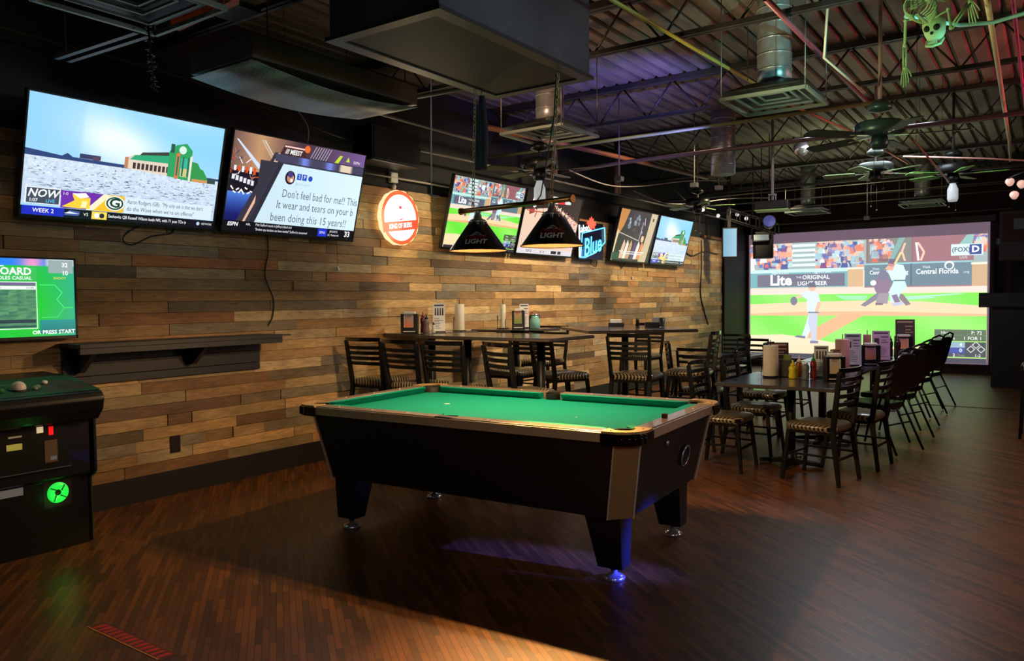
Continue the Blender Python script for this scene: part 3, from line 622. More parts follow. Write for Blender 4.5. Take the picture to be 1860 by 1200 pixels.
def paint_golf(c):
    r = random.Random(4)
    c.grid(0, 0, 16, 9, 34, 20, lambda x, y: mixc(mixc((30, 190, 70), (26, 206, 30), 1-abs(y-4)/5), (40, 170, 150), max(0, (x-11)/6)))
    c.grid(0, 8.2, 16, 9, 40, 4, lambda x, y: mixc((40, 130, 240), (236, 150, 200), math.exp(-((x-11.5)/1.2)**2)) if x < 13 else (190, 206, 210))
    c.rect(13.2, 7.4, 15.9, 8.9, (150, 170, 170)); c.text('32', 15.0, 8.35, 0.7, (240, 244, 244), bold=0.03); c.text('10', 15.0, 7.4, 0.7, (240, 244, 244), bold=0.03); c.text('SHOOT', 14.4, 6.8, 0.4, (236, 220, 60))
    c.rect(0, 8.05, 8.6, 8.16, (230, 244, 240)); c.rect(0.5, 6.4, 11.9, 8.0, (60, 190, 90)); c.text('LEADERBOARD', 11.4, 7.5, 1.15, (240, 252, 244), 'RIGHT', bold=0.03, sx=0.98); c.text('18 HOLES CASUAL', 11.4, 6.75, 0.55, (236, 250, 240), 'RIGHT', bold=0.02)
    c.rect(0.5, 0.9, 11.9, 6.35, (220, 240, 230)); c.rect(0.6, 1.0, 11.8, 6.25, (40, 170, 60)); c.rect(7.0, 5.9, 11.7, 6.25, (110, 100, 140)); c.rect(0.6, 5.9, 6.9, 6.25, (110, 96, 60)); c.text('HOLE 18', 5.6, 6.08, 0.36, (244, 210, 40), bold=0.02)
    c.rect(0.6, 5.45, 11.8, 5.85, (236, 240, 240)); c.text('PLAYER', 7.8, 5.65, 0.26, (60, 60, 60)); c.text('SCORE', 11.2, 5.65, 0.26, (60, 60, 60)); c.text('SCORE', 6.2, 5.65, 0.26, (60, 60, 60))
    c.grid(7.1, 1.1, 11.7, 5.4, 5, 14, lambda x, y: mixc((60, 110, 90), (96, 160, 110), r.random()))
    c.grid(0.6, 1.1, 6.9, 5.4, 3, 12, lambda x, y: mixc((20, 176, 30), (60, 206, 60), r.random())); c.rect(7.1, 1.6, 11.7, 2.0, (40, 66, 74)); c.rect(7.1, 1.1, 11.7, 1.3, (44, 74, 84))
    c.pline([(12.2, 6.0), (13.8, 6.0), (14.6, 5.1), (14.0, 4.3), (14.8, 3.3), (15.8, 3.3)], 0.1, (70, 236, 120)); c.pline([(14.8, 3.3), (14.0, 2.2), (12.3, 2.2)], 0.1, (60, 220, 110)); c.grid(12.1, 0.3, 16, 1.9, 4, 5, lambda x, y: (24, 120+14*y, 110+20*y))
    c.text('OR PRESS START', 15.9, 0.45, 0.62, (240, 250, 244), 'RIGHT', bold=0.03)

TVG = 'televisions mounted in a row high on the plank wall'
def television(name, label, y0, y1, z0, H, painter, x=X_L, tilt=15, group=None, es=1.0, rz=PI/2, off=0.1, stand=True):
    W = y1-y0
    t = thing(name, label, 'television', (x+off, (y0+y1)/2, z0), rz, group if tilt == 0 else TVG)
    T = Matrix.Rotation(R_(tilt), 4, 'X')
    b = MB(T); b.box((-W/2, 0.0, 0), (W/2, 0.035, H)); b.box((-W/2, -0.008, 0), (W/2, 0, 0.022)); b.box((-W/2, -0.008, H-0.012), (W/2, 0, H))
    b.box((-W/2, -0.008, 0), (-W/2+0.014, 0, H)); b.box((W/2-0.014, -0.008, 0), (W/2, 0, H))
    b.box((-W*0.36, 0.035, H*0.1), (W*0.36, 0.06, H*0.7)); b.build('casing', M_BLKPL, t, bevel=0.002)
    w_, h_ = W-0.028, H-0.034
    c = Canvas(16, 9, w_, h_, T @ Matrix.Translation((0, -0.0005, 0.022+h_/2)))
    c.rect(0, 0, 16, 9, (10, 12, 16)); painter(c)
    c.mb.build('display', M_SCR, t, attr='scr')
    if stand:
        m2 = MB(); zc = H*0.45; yb = off-0.012
        m2.box((-0.2, yb-0.02, zc-0.12), (0.2, yb, zc+0.12)); p = T @ Vector((0, 0.06, zc))
        for sx in (-0.12, 0.12): m2.bar((sx, yb-0.01, zc), (sx, p.y, p.z), 0.03)
        m2.build('wall_bracket', M_BLKPL, t)
    return t
television('television', 'leftmost large television showing a green stadium over icy white ground', 2.25, 3.66, 2.03, 0.81, paint_stadium, group=None)
television('television', 'second television from the left showing a lit message with grey words', 3.72, 5.14, 2.03, 0.82, paint_tweet)
television('television', 'television showing a baseball game, behind the left lamp shade', 6.42, 7.78, 2.03, 0.81, lambda c: paint_baseball(c, False))
television('television', 'television showing a pale basketball court, behind the right lamp shade', 7.82, 9.16, 2.03, 0.81, paint_court)
television('television', 'television showing players in a dark arena with tan edges', 10.28, 11.62, 2.03, 0.81, paint_arena)
television('television', 'small looking far television repeating the green stadium over ice', 11.66, 13.05, 2.03, 0.81, lambda c: paint_stadium(c, 0))
television('television', 'golf leaderboard television glowing green above the arcade cabinet', 1.66, 2.61, 1.24, 0.54, paint_golf, tilt=0, off=0.09)

# narrow blue-lit display seen edge-on past the last television
t = thing('display_panel', 'narrow pale blue lit panel hanging past the last television', 'display', (-5.02, 14.3, 2.22), R_(35))
MB().box((-0.14, 0, 0), (0.14, 0.05, 0.56)).build('casing', M_BLKPL, t, bevel=0.003)
c = Canvas(1, 2, 0.25, 0.52, Matrix.Translation((0, -0.001, 0.28))); c.grid(0, 0, 1, 2, 3, 10, lambda x, y: mixc((120, 170, 196), (150, 196, 220), x)); c.mb.build('display', M_SCR, t, attr='scr')
MB().box((-0.03, 0.05, 0.2), (0.03, 0.09, 1.55)).build('hanger', M_BLKPL, t)
t = thing('loudspeaker', 'black loudspeaker hanging right beside the narrow blue panel', 'speaker', (-4.55, 14.8, 2.2), R_(25))
MB().box((-0.17, -0.12, 0), (0.17, 0.14, 0.5)).build('cabinet', M_BLKPL, t, bevel=0.01)
MB().box((-0.15, -0.128, 0.03), (0.15, -0.12, 0.47)).build('grille', mat('speaker_mesh', rgb(34, 34, 36), 0.7, noise=0.3, nscale=120), t)
MB().tube([(0, 0, 0.5), (0, 0, 1.5)], 0.012).build('hanger', M_BLKPL, t)

# projection screen
t = thing('projection_screen', 'huge projection screen on the far wall showing a baseball pitch', 'screen', (-3.205, Y_F, 0.18), 0)
SW, SH = 4.43, 2.62
b = MB(); b.box((-SW/2, -0.06, 0), (SW/2, -0.05, SH)); b.build('cloth', mat('projector_lit_cloth', rgb(118, 104, 112), 0.9, emit=rgb(150, 126, 146), es=0.55), t)  # emission stands in for projector light falling on the cloth
b = MB(); b.box((-SW/2-0.1, -0.14, SH), (SW/2+0.1, 0.0, SH+0.13)); b.build('housing', M_BLKPL, t, bevel=0.01)
b = MB(); b.box((-SW/2, -0.075, -0.03), (SW/2, -0.035, 0.0)); b.build('weight_bar', M_BLKPL, t)
b = MB(); b.box((-SW/2, -0.0610, SH-0.21), (SW/2, -0.0602, SH)); 
c = Canvas(16, 9, SW-0.07, SH-0.23, Matrix.Translation((0, -0.062, (SH-0.23)/2+0.02)), step=0.0002)
c.wash = 0.2; paint_baseball(c, True); c.mb.build('picture', M_PRJ, t, attr='scr')
MB().tube([(-SW/2-0.1, -0.05, SH+0.2), (-1, -0.05, SH+0.19), (0.5, -0.05, SH+0.2), (SW/2+0.5, -0.05, SH+0.22)], 0.016).build('conduit', mat('pale_conduit', rgb(150, 140, 134), 0.5), t)
# ------------------------------------------------------------------ pool table
def octo(a, b, ch): return [(-a+ch, -b), (a-ch, -b), (a, -b+ch), (a, b-ch), (a-ch, b), (-a+ch, b), (-a, b-ch), (-a, -b+ch)]
PT = thing('pool_table', 'black coin operated pool table with green cloth in the middle of the room', 'pool table', (-2.83, 3.967, 0), R_(3.3))
ZT = 0.82
M_CLOTH = mat('green_cloth', rgb(0, 138, 118), 0.85, noise=0.05, nscale=90, spec=0.2)
M_RAIL = mat('rail_laminate', rgb(122, 104, 88), 0.3, noise=0.2, nscale=9, stretch=(1, 8, 1), coat=0.3)
M_ALU = mat('aluminium_trim', rgb(198, 176, 144), 0.34, 0.35)
M_CAPTOP = mat('corner_cap_top', rgb(196, 160, 110), 0.35, 0.3, noise=0.15, nscale=14)
M_TRIMW = mat('brushed_bronze_panel', rgb(164, 134, 92), 0.36, 0.3, noise=0.2, nscale=20, stretch=(14, 14, 0.6))
def ring(pts, z): return [(x, y, z) for x, y in pts]
b = MB(); b.frust(ring(octo(1.05, 0.575, 0.10), 0.355), ring(octo(1.125, 0.655, 0.10), 0.765)); b.build('cabinet', M_BLKWD, PT, bevel=0.003)
b = MB(); b.box((-1.06, -0.60, 0.70), (1.06, 0.60, 0.772)); b.build('cloth_bed', M_CLOTH, PT)
PR = 0.06
for sx in (-1, 1):          # short rails
    b = MB(); b.box((min(sx*1.07, sx*1.155), -0.50, 0.77), (max(sx*1.07, sx*1.155), 0.50, ZT)); b.build('rail', M_RAIL, PT, bevel=0.004)
    b = MB(); b.box((min(sx*1.150, sx*1.162), -0.50, 0.765), (max(sx*1.150, sx*1.162), 0.50, ZT-0.006)); b.build('rail_edge', M_ALU, PT, bevel=0.002)
    b = MB(); lo = [(sx*1.072, -0.515), (sx*1.072, 0.515), (sx*1.052, 0.485), (sx*1.052, -0.485)]; hi = [(sx*1.072, -0.515), (sx*1.072, 0.515), (sx*1.012, 0.465), (sx*1.012, -0.465)]
    if sx > 0: lo.reverse(); hi.reverse()
    b.frust(ring(lo, 0.77), ring(hi, ZT-0.004)); b.build('cushion', M_CLOTH, PT)
for sy in (-1, 1):
    for sx in (-1, 1):
        xa, xb = sx*0.055, sx*0.98
        b = MB(); b.box((min(xa, xb), min(sy*0.60, sy*0.685), 0.77), (max(xa, xb), max(sy*0.60, sy*0.685), ZT)); b.build('rail', M_RAIL, PT, bevel=0.004)
        lo = [(xa+sx*0.02, sy*0.602), (xb+sx*0.01, sy*0.602), (xb-sx*0.02, sy*0.582), (xa+sx*0.03, sy*0.582)]
        hi = [(xa+sx*0.02, sy*0.602), (xb+sx*0.01, sy*0.602), (xb-sx*0.055, sy*0.542), (xa+sx*0.035, sy*0.542)]
        if sx*sy > 0: lo.reverse(); hi.reverse()
        b = MB(); b.frust(ring(lo, 0.77), ring(hi, ZT-0.004)); b.build('cushion', M_CLOTH, PT)
    b = MB(); b.box((-0.98, min(sy*0.680, sy*0.692), 0.765), (0.98, max(sy*0.680, sy*0.692), ZT-0.006)); b.build('rail_edge', M_ALU, PT, bevel=0.002)
# corner caps with pocket cut-outs, side pockets
for sx in (-1, 1):
    for sy in (-1, 1):
        pc = (1.05, 0.58)
        pts = [(0.98, 0.70), (1.06, 0.70), (1.12, 0.675), (1.155, 0.63), (1.172, 0.57), (1.172, 0.50), (1.07, 0.50)]
        pts += [(pc[0]+PR*math.cos(a), pc[1]+PR*math.sin(a)) for a in [R_(d) for d in range(-40, 131, 17)]]
        pts += [(0.98, 0.60)]
        P = [(sx*x, sy*y) for x, y in pts]
        if sx*sy < 0: P.reverse()
        b = MB(); b.frust(ring(P, 0.812), ring(P, ZT+0.004)); cp = b.build('corner_cap', M_CAPTOP, PT)
        out = [(0.98, 0.70), (1.06, 0.70), (1.12, 0.675), (1.155, 0.63), (1.172, 0.57), (1.172, 0.50)]
        b = MB()
        for (x0, y0), (x1, y1) in zip(out, out[1:]):
            b.bar((sx*x0, sy*y0, 0.785), (sx*x1, sy*y1, 0.785), 0.012, 0.056)
        for k in range(5):
            t_ = 0.12+k*0.19; q = out[1:5]; f = t_*3; i = int(f); f -= i
            x, y = q[i][0]+(q[i+1][0]-q[i][0])*f, q[i][1]+(q[i+1][1]-q[i][1])*f
            b.tube([(sx*x*1.006, sy*y*1.008, 0.762), (sx*x*1.006, sy*y*1.008, 0.808)], 0.005, 6)
        b.build('cap_skirt', M_BLKGL, cp)
        for (x, y) in ((1.02, 0.675), (1.14, 0.55)):
            MB().lathe([(0.006, 0), (0.006, 0.003), (0.001, 0.004)], 10, (sx*x, sy*y, ZT+0.004)).build('screw', M_CHROME, cp)
        b = MB(); b.lathe([(PR, 0.06), (PR*0.9, 0.0), (0.001, 0.0)], 20, (sx*pc[0], sy*pc[1], 0.752), cap=False); b.lathe([(PR+0.006, 0.0), (PR+0.006, 0.062), (PR-0.002, 0.062)], 20, (sx*pc[0], sy*pc[1], 0.752), cap=False)
        b.lathe([(0.001, 0), (PR, 0)], 20, (sx*pc[0], sy*pc[1], 0.7735), cap=False)
        b.build('pocket', mat('pocket_rubber', rgb(10, 9, 9), 0.7), PT)
        # chamfered bronze panel down each cabinet corner
        b = MB(); top = [(1.028, 0.660), (1.128, 0.560)]; bot = [(0.953, 0.580), (1.053, 0.480)]
        T_ = [(sx*x*1.004, sy*y*1.004, 0.765) for x, y in top]; B_ = [(sx*x*1.004, sy*y*1.004, 0.35) for x, y in bot]
        T2 = [(p[0]-sx*0.02, p[1]-sy*0.02, p[2]) for p in T_]; B2 = [(p[0]-sx*0.02, p[1]-sy*0.02, p[2]) for p in B_]
        b.add(B_+T_+B2+T2, [(0, 1, 3, 2), (4, 6, 7, 5), (0, 4, 5, 1), (2, 3, 7, 6), (0, 2, 6, 4), (1, 5, 7, 3)])
        pn = b.build('corner_panel', M_TRIMW, PT)
        b = MB(); b.bar(B_[1], T_[1], 0.008); b.bar(B_[0], T_[0], 0.006); b.build('edge_strip', mat('bright_edge_strip', rgb(206, 194, 186), 0.3, 0.2), pn)
for sy in (-1, 1):
    b = MB(); b.lathe([(0.001, 0), (0.05, 0), (0.05, 0.04)], 20, (0, sy*0.60, 0.774), cap=False, sy=0.85); b.box((-0.055, min(sy*0.625, sy*0.685), 0.77), (0.055, max(sy*0.625, sy*0.685), ZT+0.002))
    b.build('pocket', MATS['pocket_rubber'], PT, bevel=0.003)
M_DIAM = mat('inlay', rgb(238, 232, 214), 0.3)
for x in [-0.82, -0.55, -0.28, 0.28, 0.55, 0.82]:
    for sy in (-1, 1): MB().lathe([(0.0075, 0), (0.0075, 0.0012), (0.001, 0.0013)], 10, (x, sy*0.645, ZT)).build('sight_marker', M_DIAM, PT)
for y in [-0.28, 0, 0.28]:
    for sx in (-1, 1): MB().lathe([(0.0075, 0), (0.0075, 0.0012), (0.001, 0.0013)], 10, (sx*1.115, y, ZT)).build('sight_marker', M_DIAM, PT)
MB().lathe([(0.022, 0), (0.022, 0.0006), (0.001, 0.0007)], 16, (-0.52, 0.06, 0.7722)).build('foot_spot', M_WHITE, PT)
MB().lathe([(0.006, 0), (0.006, 0.0006), (0.001, 0.0007)], 12, (0.52, -0.06, 0.7722)).build('head_spot', M_WHITE, PT)
for sx in (-1, 1):
    for sy in (-1, 1):
        cx, cy = sx*0.93, sy*0.44
        b = MB(); o = sx*0.06; p = sy*0.055
        b.frust(ring([(cx-0.14 if sx > 0 else cx-0.07, cy-0.075), (cx+0.07 if sx > 0 else cx+0.14, cy-0.075), (cx+0.07 if sx > 0 else cx+0.14, cy+0.075), (cx-0.14 if sx > 0 else cx-0.07, cy+0.075)][::1], 0.36)[::-1],
                ring([(cx-0.07, cy-0.055), (cx+0.07, cy-0.055), (cx+0.07, cy+0.055), (cx-0.07, cy+0.055)], 0.07)[::-1])
        lg = b.build('leg', M_BLKPL, PT, bevel=0.004)
        MB().lathe([(0.055, 0), (0.06, 0.012), (0.045, 0.024), (0.018, 0.034), (0.018, 0.08)], 20, (cx, cy, 0)).build('levelling_foot', M_CHROME, lg)
n_ = Vector((1.0, 0, -0.18)).normalized()
b = MB(Matrix.Translation((1.098, 0.18, 0.56)) @ Matrix.Rotation(R_(90+10.5), 4, 'Y')); b.lathe([(0.062, -0.004), (0.062, 0.006), (0.048, 0.010), (0.044, 0.0)], 24, cap=False); b.lathe([(0.001, 0.001), (0.048, 0.001)], 24, cap=False)
br_ = b.build('ball_return', MATS['pocket_rubber'], PT)
b = MB(br_.matrix_world if False else Matrix.Translation((1.100, 0.18, 0.56)) @ Matrix.Rotation(R_(90+10.5), 4, 'Y')); b.tube([(0.06*math.cos(2*PI*k/28), 0.06*math.sin(2*PI*k/28), 0.004) for k in range(28)], 0.004, 6, closed=True); b.build('return_ring', M_CHROME, br_)
b = MB(Matrix.Translation((1.118, -0.16, 0.69)) @ Matrix.Rotation(R_(100), 4, 'Y')); b.lathe([(0.014, -0.002), (0.014, 0.006), (0.007, 0.01), (0.001, 0.01)], 16); b.build('lock', M_CHROME, PT)
tag(MB().box((-0.0125, -0.0125, 0), (0.0125, 0.0125, 0.024)).build('chalk_cube', mat('maroon_paper', rgb(70, 24, 24), 0.7), bevel=0.001), 'small dark chalk cube lying on the right end rail of the pool table', 'chalk')
bpy.data.objects['chalk_cube'].location = (-2.83+1.105, 3.967-0.08, ZT+0.0005)

# ------------------------------------------------------------------ pool table light
LG = thing('pool_table_light', 'two shade billiard light on chains hanging above the pool table', 'lamp', (-2.86, 4.10, 1.80), R_(-6))
b = MB(); b.tube([(-0.46, 0, 0.275), (0.46, 0, 0.275)], 0.017, 14); b.build('bar', M_BRASS, LG)
for sx in (-1, 1): MB().tube([(sx*0.46, 0, 0.275), (sx*0.478, 0, 0.275)], 0.024, 14).build('end_cap', M_BRASS, LG)
M_SH = mat('black_enamel_shade', rgb(14, 15, 18), 0.3, coat=0.3); M_SHIN = mat('amber_shade_inside', rgb(60, 36, 12), 0.6)
cam_az = math.atan2(-4.1, 2.86)-R_(-6)+R_(-4)
for sx in (-0.315, 0.315):
    R0, R1, H_ = 0.195, 0.062, 0.185
    b = MB(); b.lathe([(R0, 0), (R1, H_), (R1-0.012, H_+0.004)], 40, (sx, 0, 0), cap=False); sh = b.build('lamp_shade', M_SH, LG)
    b = MB(); b.lathe([(R1-0.006, H_-0.004), (R0-0.005, 0.001)], 40, (sx, 0, 0), cap=False); b.lathe([(R0-0.005, 0.0), (R0+0.003, -0.003), (R0+0.001, 0.004)], 40, (sx, 0, 0), cap=False); b.build('shade_lining', M_SHIN, sh)
    def cone(u, v, sx=sx, off=0.0):   # u along the rim, v up the slope from the mouth
        r = R0+(R1-R0)*v/0.228; a = cam_az+u/r
        return (sx+(r+0.0012+off)*math.cos(a), (r+0.0012+off)*math.sin(a), H_*v/0.228)
    b = MB(); b.text('LIGHT', 0.052, lambda x, y: cone(x, y+0.062, off=0.0003), align='CENTER', bold=0.025, shear=0.15, sx=1.0); b.build('lettering', mat('white_print', rgb(226, 226, 230), 0.5), sh)
    b = MB(); b.text('Coors', 0.062, lambda x, y: cone(x-0.008, y+0.1+x*0.16), align='CENTER', bold=0.02, shear=0.3, sx=0.9); b.build('red_script', mat('red_print', rgb(150, 30, 34), 0.5), sh)
    b = MB(); 
    mt = [(-0.05, 0.098), (-0.03, 0.125), (-0.015, 0.135), (0.0, 0.148), (0.014, 0.14), (0.03, 0.124), (0.058, 0.1), (0.03, 0.112), (0.0, 0.118), (-0.03, 0.112)]
    b.add([cone(x+0.004, y) for x, y in mt], [tuple(range(len(mt)))]); b.build('mountain_print', mat('grey_print', rgb(150, 152, 158), 0.5), sh)
    b = MB(); b.lathe([(0.03, H_), (0.066, H_+0.004), (0.05, H_+0.02), (0.028, H_+0.03), (0.022, H_+0.06), (0.022, 0.262)], 20, (sx, 0, 0), cap=False); b.build('socket_cover', M_CHROME, LG)
    b = MB(); b.ball((sx, 0, 0.085), 0.032, sz=1.25); b.lathe([(0.014, 0.115), (0.014, 0.18)], 12, (sx, 0, 0)); b.build('bulb', mat('lit_bulb', rgb(255, 210, 140), 0.4, emit=(1, 0.6, 0.22, 1), es=6), LG)
def chain(path_top, path_bot, n, lk=0.038, r=0.0028):
    b = MB(); a = Vector(path_top); c = Vector(path_bot); d = (c-a); L = d.length; n = int(L/(lk*0.78)); d.normalize()
    e1 = d.cross(Vector((0, 1, 0.1))).normalized(); e2 = d.cross(e1)
    for k in range(n):
        p = a+d*(L*(k+0.5)/n); e = e1 if k % 2 else e2
        pts = []
        for j in range(10):
            t = 2*PI*j/10; pts.append(p+d*(lk/2*math.cos(t))+e*(lk*0.27*math.sin(t)))
        b.tube(pts, r, 5, closed=True)
    return b
iv = Matrix.Rotation(R_(6), 4, 'Z')
def tol(p): return iv @ (Vector(p)-Vector((-2.86, 4.10, 1.80)))
for (top, bx) in (((-3.25, 4.22, 2.895), -0.36), ((-2.575, 4.20, 2.895), 0.31)):
    chain(tol(top), (bx, 0, 0.292), 0).build('chain', mat('pale_brass_chain', rgb(190, 168, 120), 0.4, 0.4), LG)
MB().tube([tol((-2.60, 4.22, 2.89)), tol((-2.61, 4.20, 2.6)), (0.22, 0.01, 0.32), (0.2, 0, 0.29)], 0.004, 6).build('cord', M_BLKPL, LG)
for sx in (-0.315, 0.315):
    wx = -2.86+sx*math.cos(R_(-6)); wy = 4.10+sx*math.sin(R_(-6))
    light('shade_bulb_light', 'POINT', (wx, wy, 1.835), 80, (1.0, 0.64, 0.30), size=0.02)
    if sx > 0: light('added_floor_spot', 'SPOT', (wx, wy, 1.835), 640, (1.0, 0.50, 0.13), (-1.35, 2.15, 0), 0.02, 48, 1.0)  # extra spot added at the bulb to brighten the floor patch

# ------------------------------------------------------------------ chairs and stools
def stripe_mat():
    m = bpy.data.materials.new('striped_vinyl'); m.use_nodes = True; nt = m.node_tree; L = nt.links; b = nt.nodes['Principled BSDF']
    tc = nt.nodes.new('ShaderNodeTexCoord'); wv = nt.nodes.new('ShaderNodeTexWave'); wv.bands_direction = 'X'; wv.inputs['Scale'].default_value = 9.5
    wv.inputs['Distortion'].default_value = 0.0; wv.inputs['Detail Scale'].default_value = 3
    cr = nt.nodes.new('ShaderNodeValToRGB'); cr.color_ramp.elements[0].position = 0.42; cr.color_ramp.elements[0].color = rgb(16, 16, 18); cr.color_ramp.elements[1].position = 0.6; cr.color_ramp.elements[1].color = rgb(150, 136, 104)
    sp_ = nt.nodes.new('ShaderNodeSeparateXYZ'); ad = nt.nodes.new('ShaderNodeMath'); ad.operation = 'ADD'; cx_ = nt.nodes.new('ShaderNodeCombineXYZ'); L.new(tc.outputs['Object'], sp_.inputs[0]); L.new(sp_.outputs[0], ad.inputs[0]); L.new(sp_.outputs[1], ad.inputs[1]); L.new(ad.outputs[0], cx_.inputs[0]); L.new(cx_.outputs[0], wv.inputs['Vector']); L.new(wv.outputs['Fac'], cr.inputs[0]); L.new(cr.outputs[0], b.inputs['Base Color'])
    b.inputs['Roughness'].default_value = 0.28; b.inputs['Coat Weight'].default_value = 0.4
    return m
M_STR = stripe_mat()
def rr(hx, hy, r, n=5):
    pts = []
    for cx, cy, a0 in ((hx-r, -hy+r, -90), (hx-r, hy-r, 0), (-hx+r, hy-r, 90), (-hx+r, -hy+r, 180)):
        for k in range(n+1):
            a = R_(a0+90*k/n); pts.append((cx+r*math.cos(a), cy+r*math.sin(a)))
    return pts
def ladder_chair(name, label, cat, zs, zb, group, slats=5):
    """faces +Y"""
    t = thing(name, label, cat, (0, 0, 0), 0, group)
    b = MB(); P0 = rr(0.195, 0.195, 0.06); P1 = rr(0.21, 0.21, 0.09); P2 = rr(0.19, 0.19, 0.08); P3 = rr(0.12, 0.12, 0.06)
    n = len(P0); rings = [ring(P0, zs-0.06), ring(P1, zs-0.045), ring(P1, zs-0.02), ring(P2, zs-0.004), ring(P3, zs+0.008)]
    vs = [v for R in rings for v in R]; fs = [(i*n+k, i*n+(k+1) % n, (i+1)*n+(k+1) % n, (i+1)*n+k) for i in range(4) for k in range(n)]
    b.add(vs, fs, True); b.add(rings[-1], [tuple(range(n))], True); b.add(rings[0], [tuple(reversed(range(n)))]); b.build('seat', M_STR, t)
    b = MB(); b.box((-0.185, -0.19, zs-0.085), (0.185, 0.18, zs-0.06)); b.build('seat_frame', M_BLACK, t, bevel=0.004)
    sp = 0.03 if zs < 0.6 else 0.05
    for sx in (-1, 1):
        b = MB(); b.bar((sx*0.175, 0.165, zs-0.06), (sx*(0.19+sp*0.4), 0.18+sp, 0.0), 0.03, 0.034, w2=0.026, h2=0.026); b.build('leg', M_BLACK, t, bevel=0.003)
        b = MB(); b.bar((sx*0.185, -0.19, zs-0.05), (sx*(0.19+sp*0.4), -0.20-sp*1.6, 0.0), 0.032, 0.04, w2=0.026, h2=0.028); b.build('leg', M_BLACK, t, bevel=0.003)
        b = MB(); b.bar((sx*0.185, -0.19, zs-0.07), (sx*0.205, -0.25, zb-0.01), 0.03, 0.042, w2=0.024, h2=0.034); b.build('back_post', M_BLACK, t, bevel=0.004)
    def slat(z, h, bow=0.03):
        f = (z-zs)/(zb-zs); y = -0.19-0.06*f; w_ = 0.187+0.02*f; b = MB(); N = 8; pts = []
        for k in range(N): 
            u0, u1 = -1+2*k/N, -1+2*(k+1)/N
            b.bar((u0*w_, y-bow*(1-u0*u0), z), (u1*w_, y-bow*(1-u1*u1), z), 0.014, h)
        return b
    slat(zb, 0.035, 0.04).build('top_rail', M_BLKGL, t)
    for k in range(slats-1):
        z = zb-0.075-k*(zb-zs-0.17)/(slats-1); slat(z, 0.03).build('slat', M_BLACK, t)
    zr = [0.22] if zs < 0.6 else [0.28, 0.5]
    b = MB()
    for z in zr:
        f = 1-z/zs; a = 0.178+0.02*f; yf = 0.165+(0.015+sp)*f; yr = -0.19-(0.01+sp*1.6)*f
        for sx in (-1, 1): b.bar((sx*a, yf, z), (sx*a, yr, z), 0.016)
        b.bar((-a, yf, z-0.02), (a, yf, z-0.02), 0.018); b.bar((-a, yr, z-0.02), (a, yr, z-0.02), 0.016)
    b.build('stretcher', M_BLACK, t)
    return t
GS = 'bar stools around the high tables'; GD = 'ladder back chairs at the low dining tables'; GB = 'slanting padded metal chairs along the right of the long table'
S0 = ladder_chair('bar_stool', '', 'stool', 0.77, 1.13, GS)
stools = [
 (-5.08, 5.14, 3, 'leftmost ladder back bar stool, pulled up to the table beside the plank wall'),
 (-4.50, 5.02, -4, 'second ladder back bar stool from the left, in front of the napkin holder'),
 (-4.02, 4.98, 2, 'third ladder back bar stool from the left, at the middle of the front high table'),
 (-3.40, 5.0, -24, 'bar stool turned sideways with its wide striped seat showing, right end of front high table'),
 (-3.90, 6.40, -28, 'bar stool between the two high tables with tall dark right post'),
 (-3.25, 6.70, 6, 'bar stool facing the purple lit high table with bright curved top rail'),
 (-2.95, 7.25, 100, 'bar stool at the right end of the purple lit high table with broad rounded seat'),
 (-4.50, 6.42, 180, 'dark bar stool mostly hidden behind the front high table'),
 (-5.0, 7.75, 180, 'dark bar stool by the plank wall behind the teal jar'),
 (-4.35, 9.05, 175, 'dark bar stool on the far side of the purple lit high table')]
for i, (x, y, a, lb) in enumerate(stools):
    if i == 0: o = S0; o.location = (x, y, 0); o.rotation_euler = (0, 0, R_(a)); o['label'] = lb
    else: copy_tree(S0, (x, y, 0), R_(a), lb)
D0 = ladder_chair('dining_chair', '', 'chair', 0.47, 0.90, GD)
chairs = [
 (-1.55, 6.50, 80, 'ladder back chair with striped seat at the near right corner of the low table'),
 (-2.33, 6.52, -90, 'chair with striped seat tucked under the near left side of the low table'),
 (-1.42, 7.24, 84, 'second ladder back chair along the right side of the low table'),
 (-2.3, 7.25, -90, 'ladder back chair tucked under the left side just behind the paper towel roll'),
 (-2.55, 8.35, -90, 'dark ladder back chair left of the long table, third from the viewer'),
 (-2.6, 9.5, -90, 'dark ladder back chair left of the long table near its far end'),
 (-3.25, 8.35, 4, 'pink and purple edged ladder back chair facing the small far table'),
 (-3.95, 9.6, -60, 'ladder back chair between the plank wall and the small far table'),
 (-3.3, 10.05, 180, 'ladder back chair behind the small far table'),
 (-3.9, 11.2, 185, 'far ladder back chair in front of the projection screen, left side')]
for i, (x, y, a, lb) in enumerate(chairs):
    if i == 0: o = D0; o.location = (x, y, 0); o.rotation_euler = (0, 0, R_(a)); o['label'] = lb
    else: copy_tree(D0, (x, y, 0), R_(a), lb)

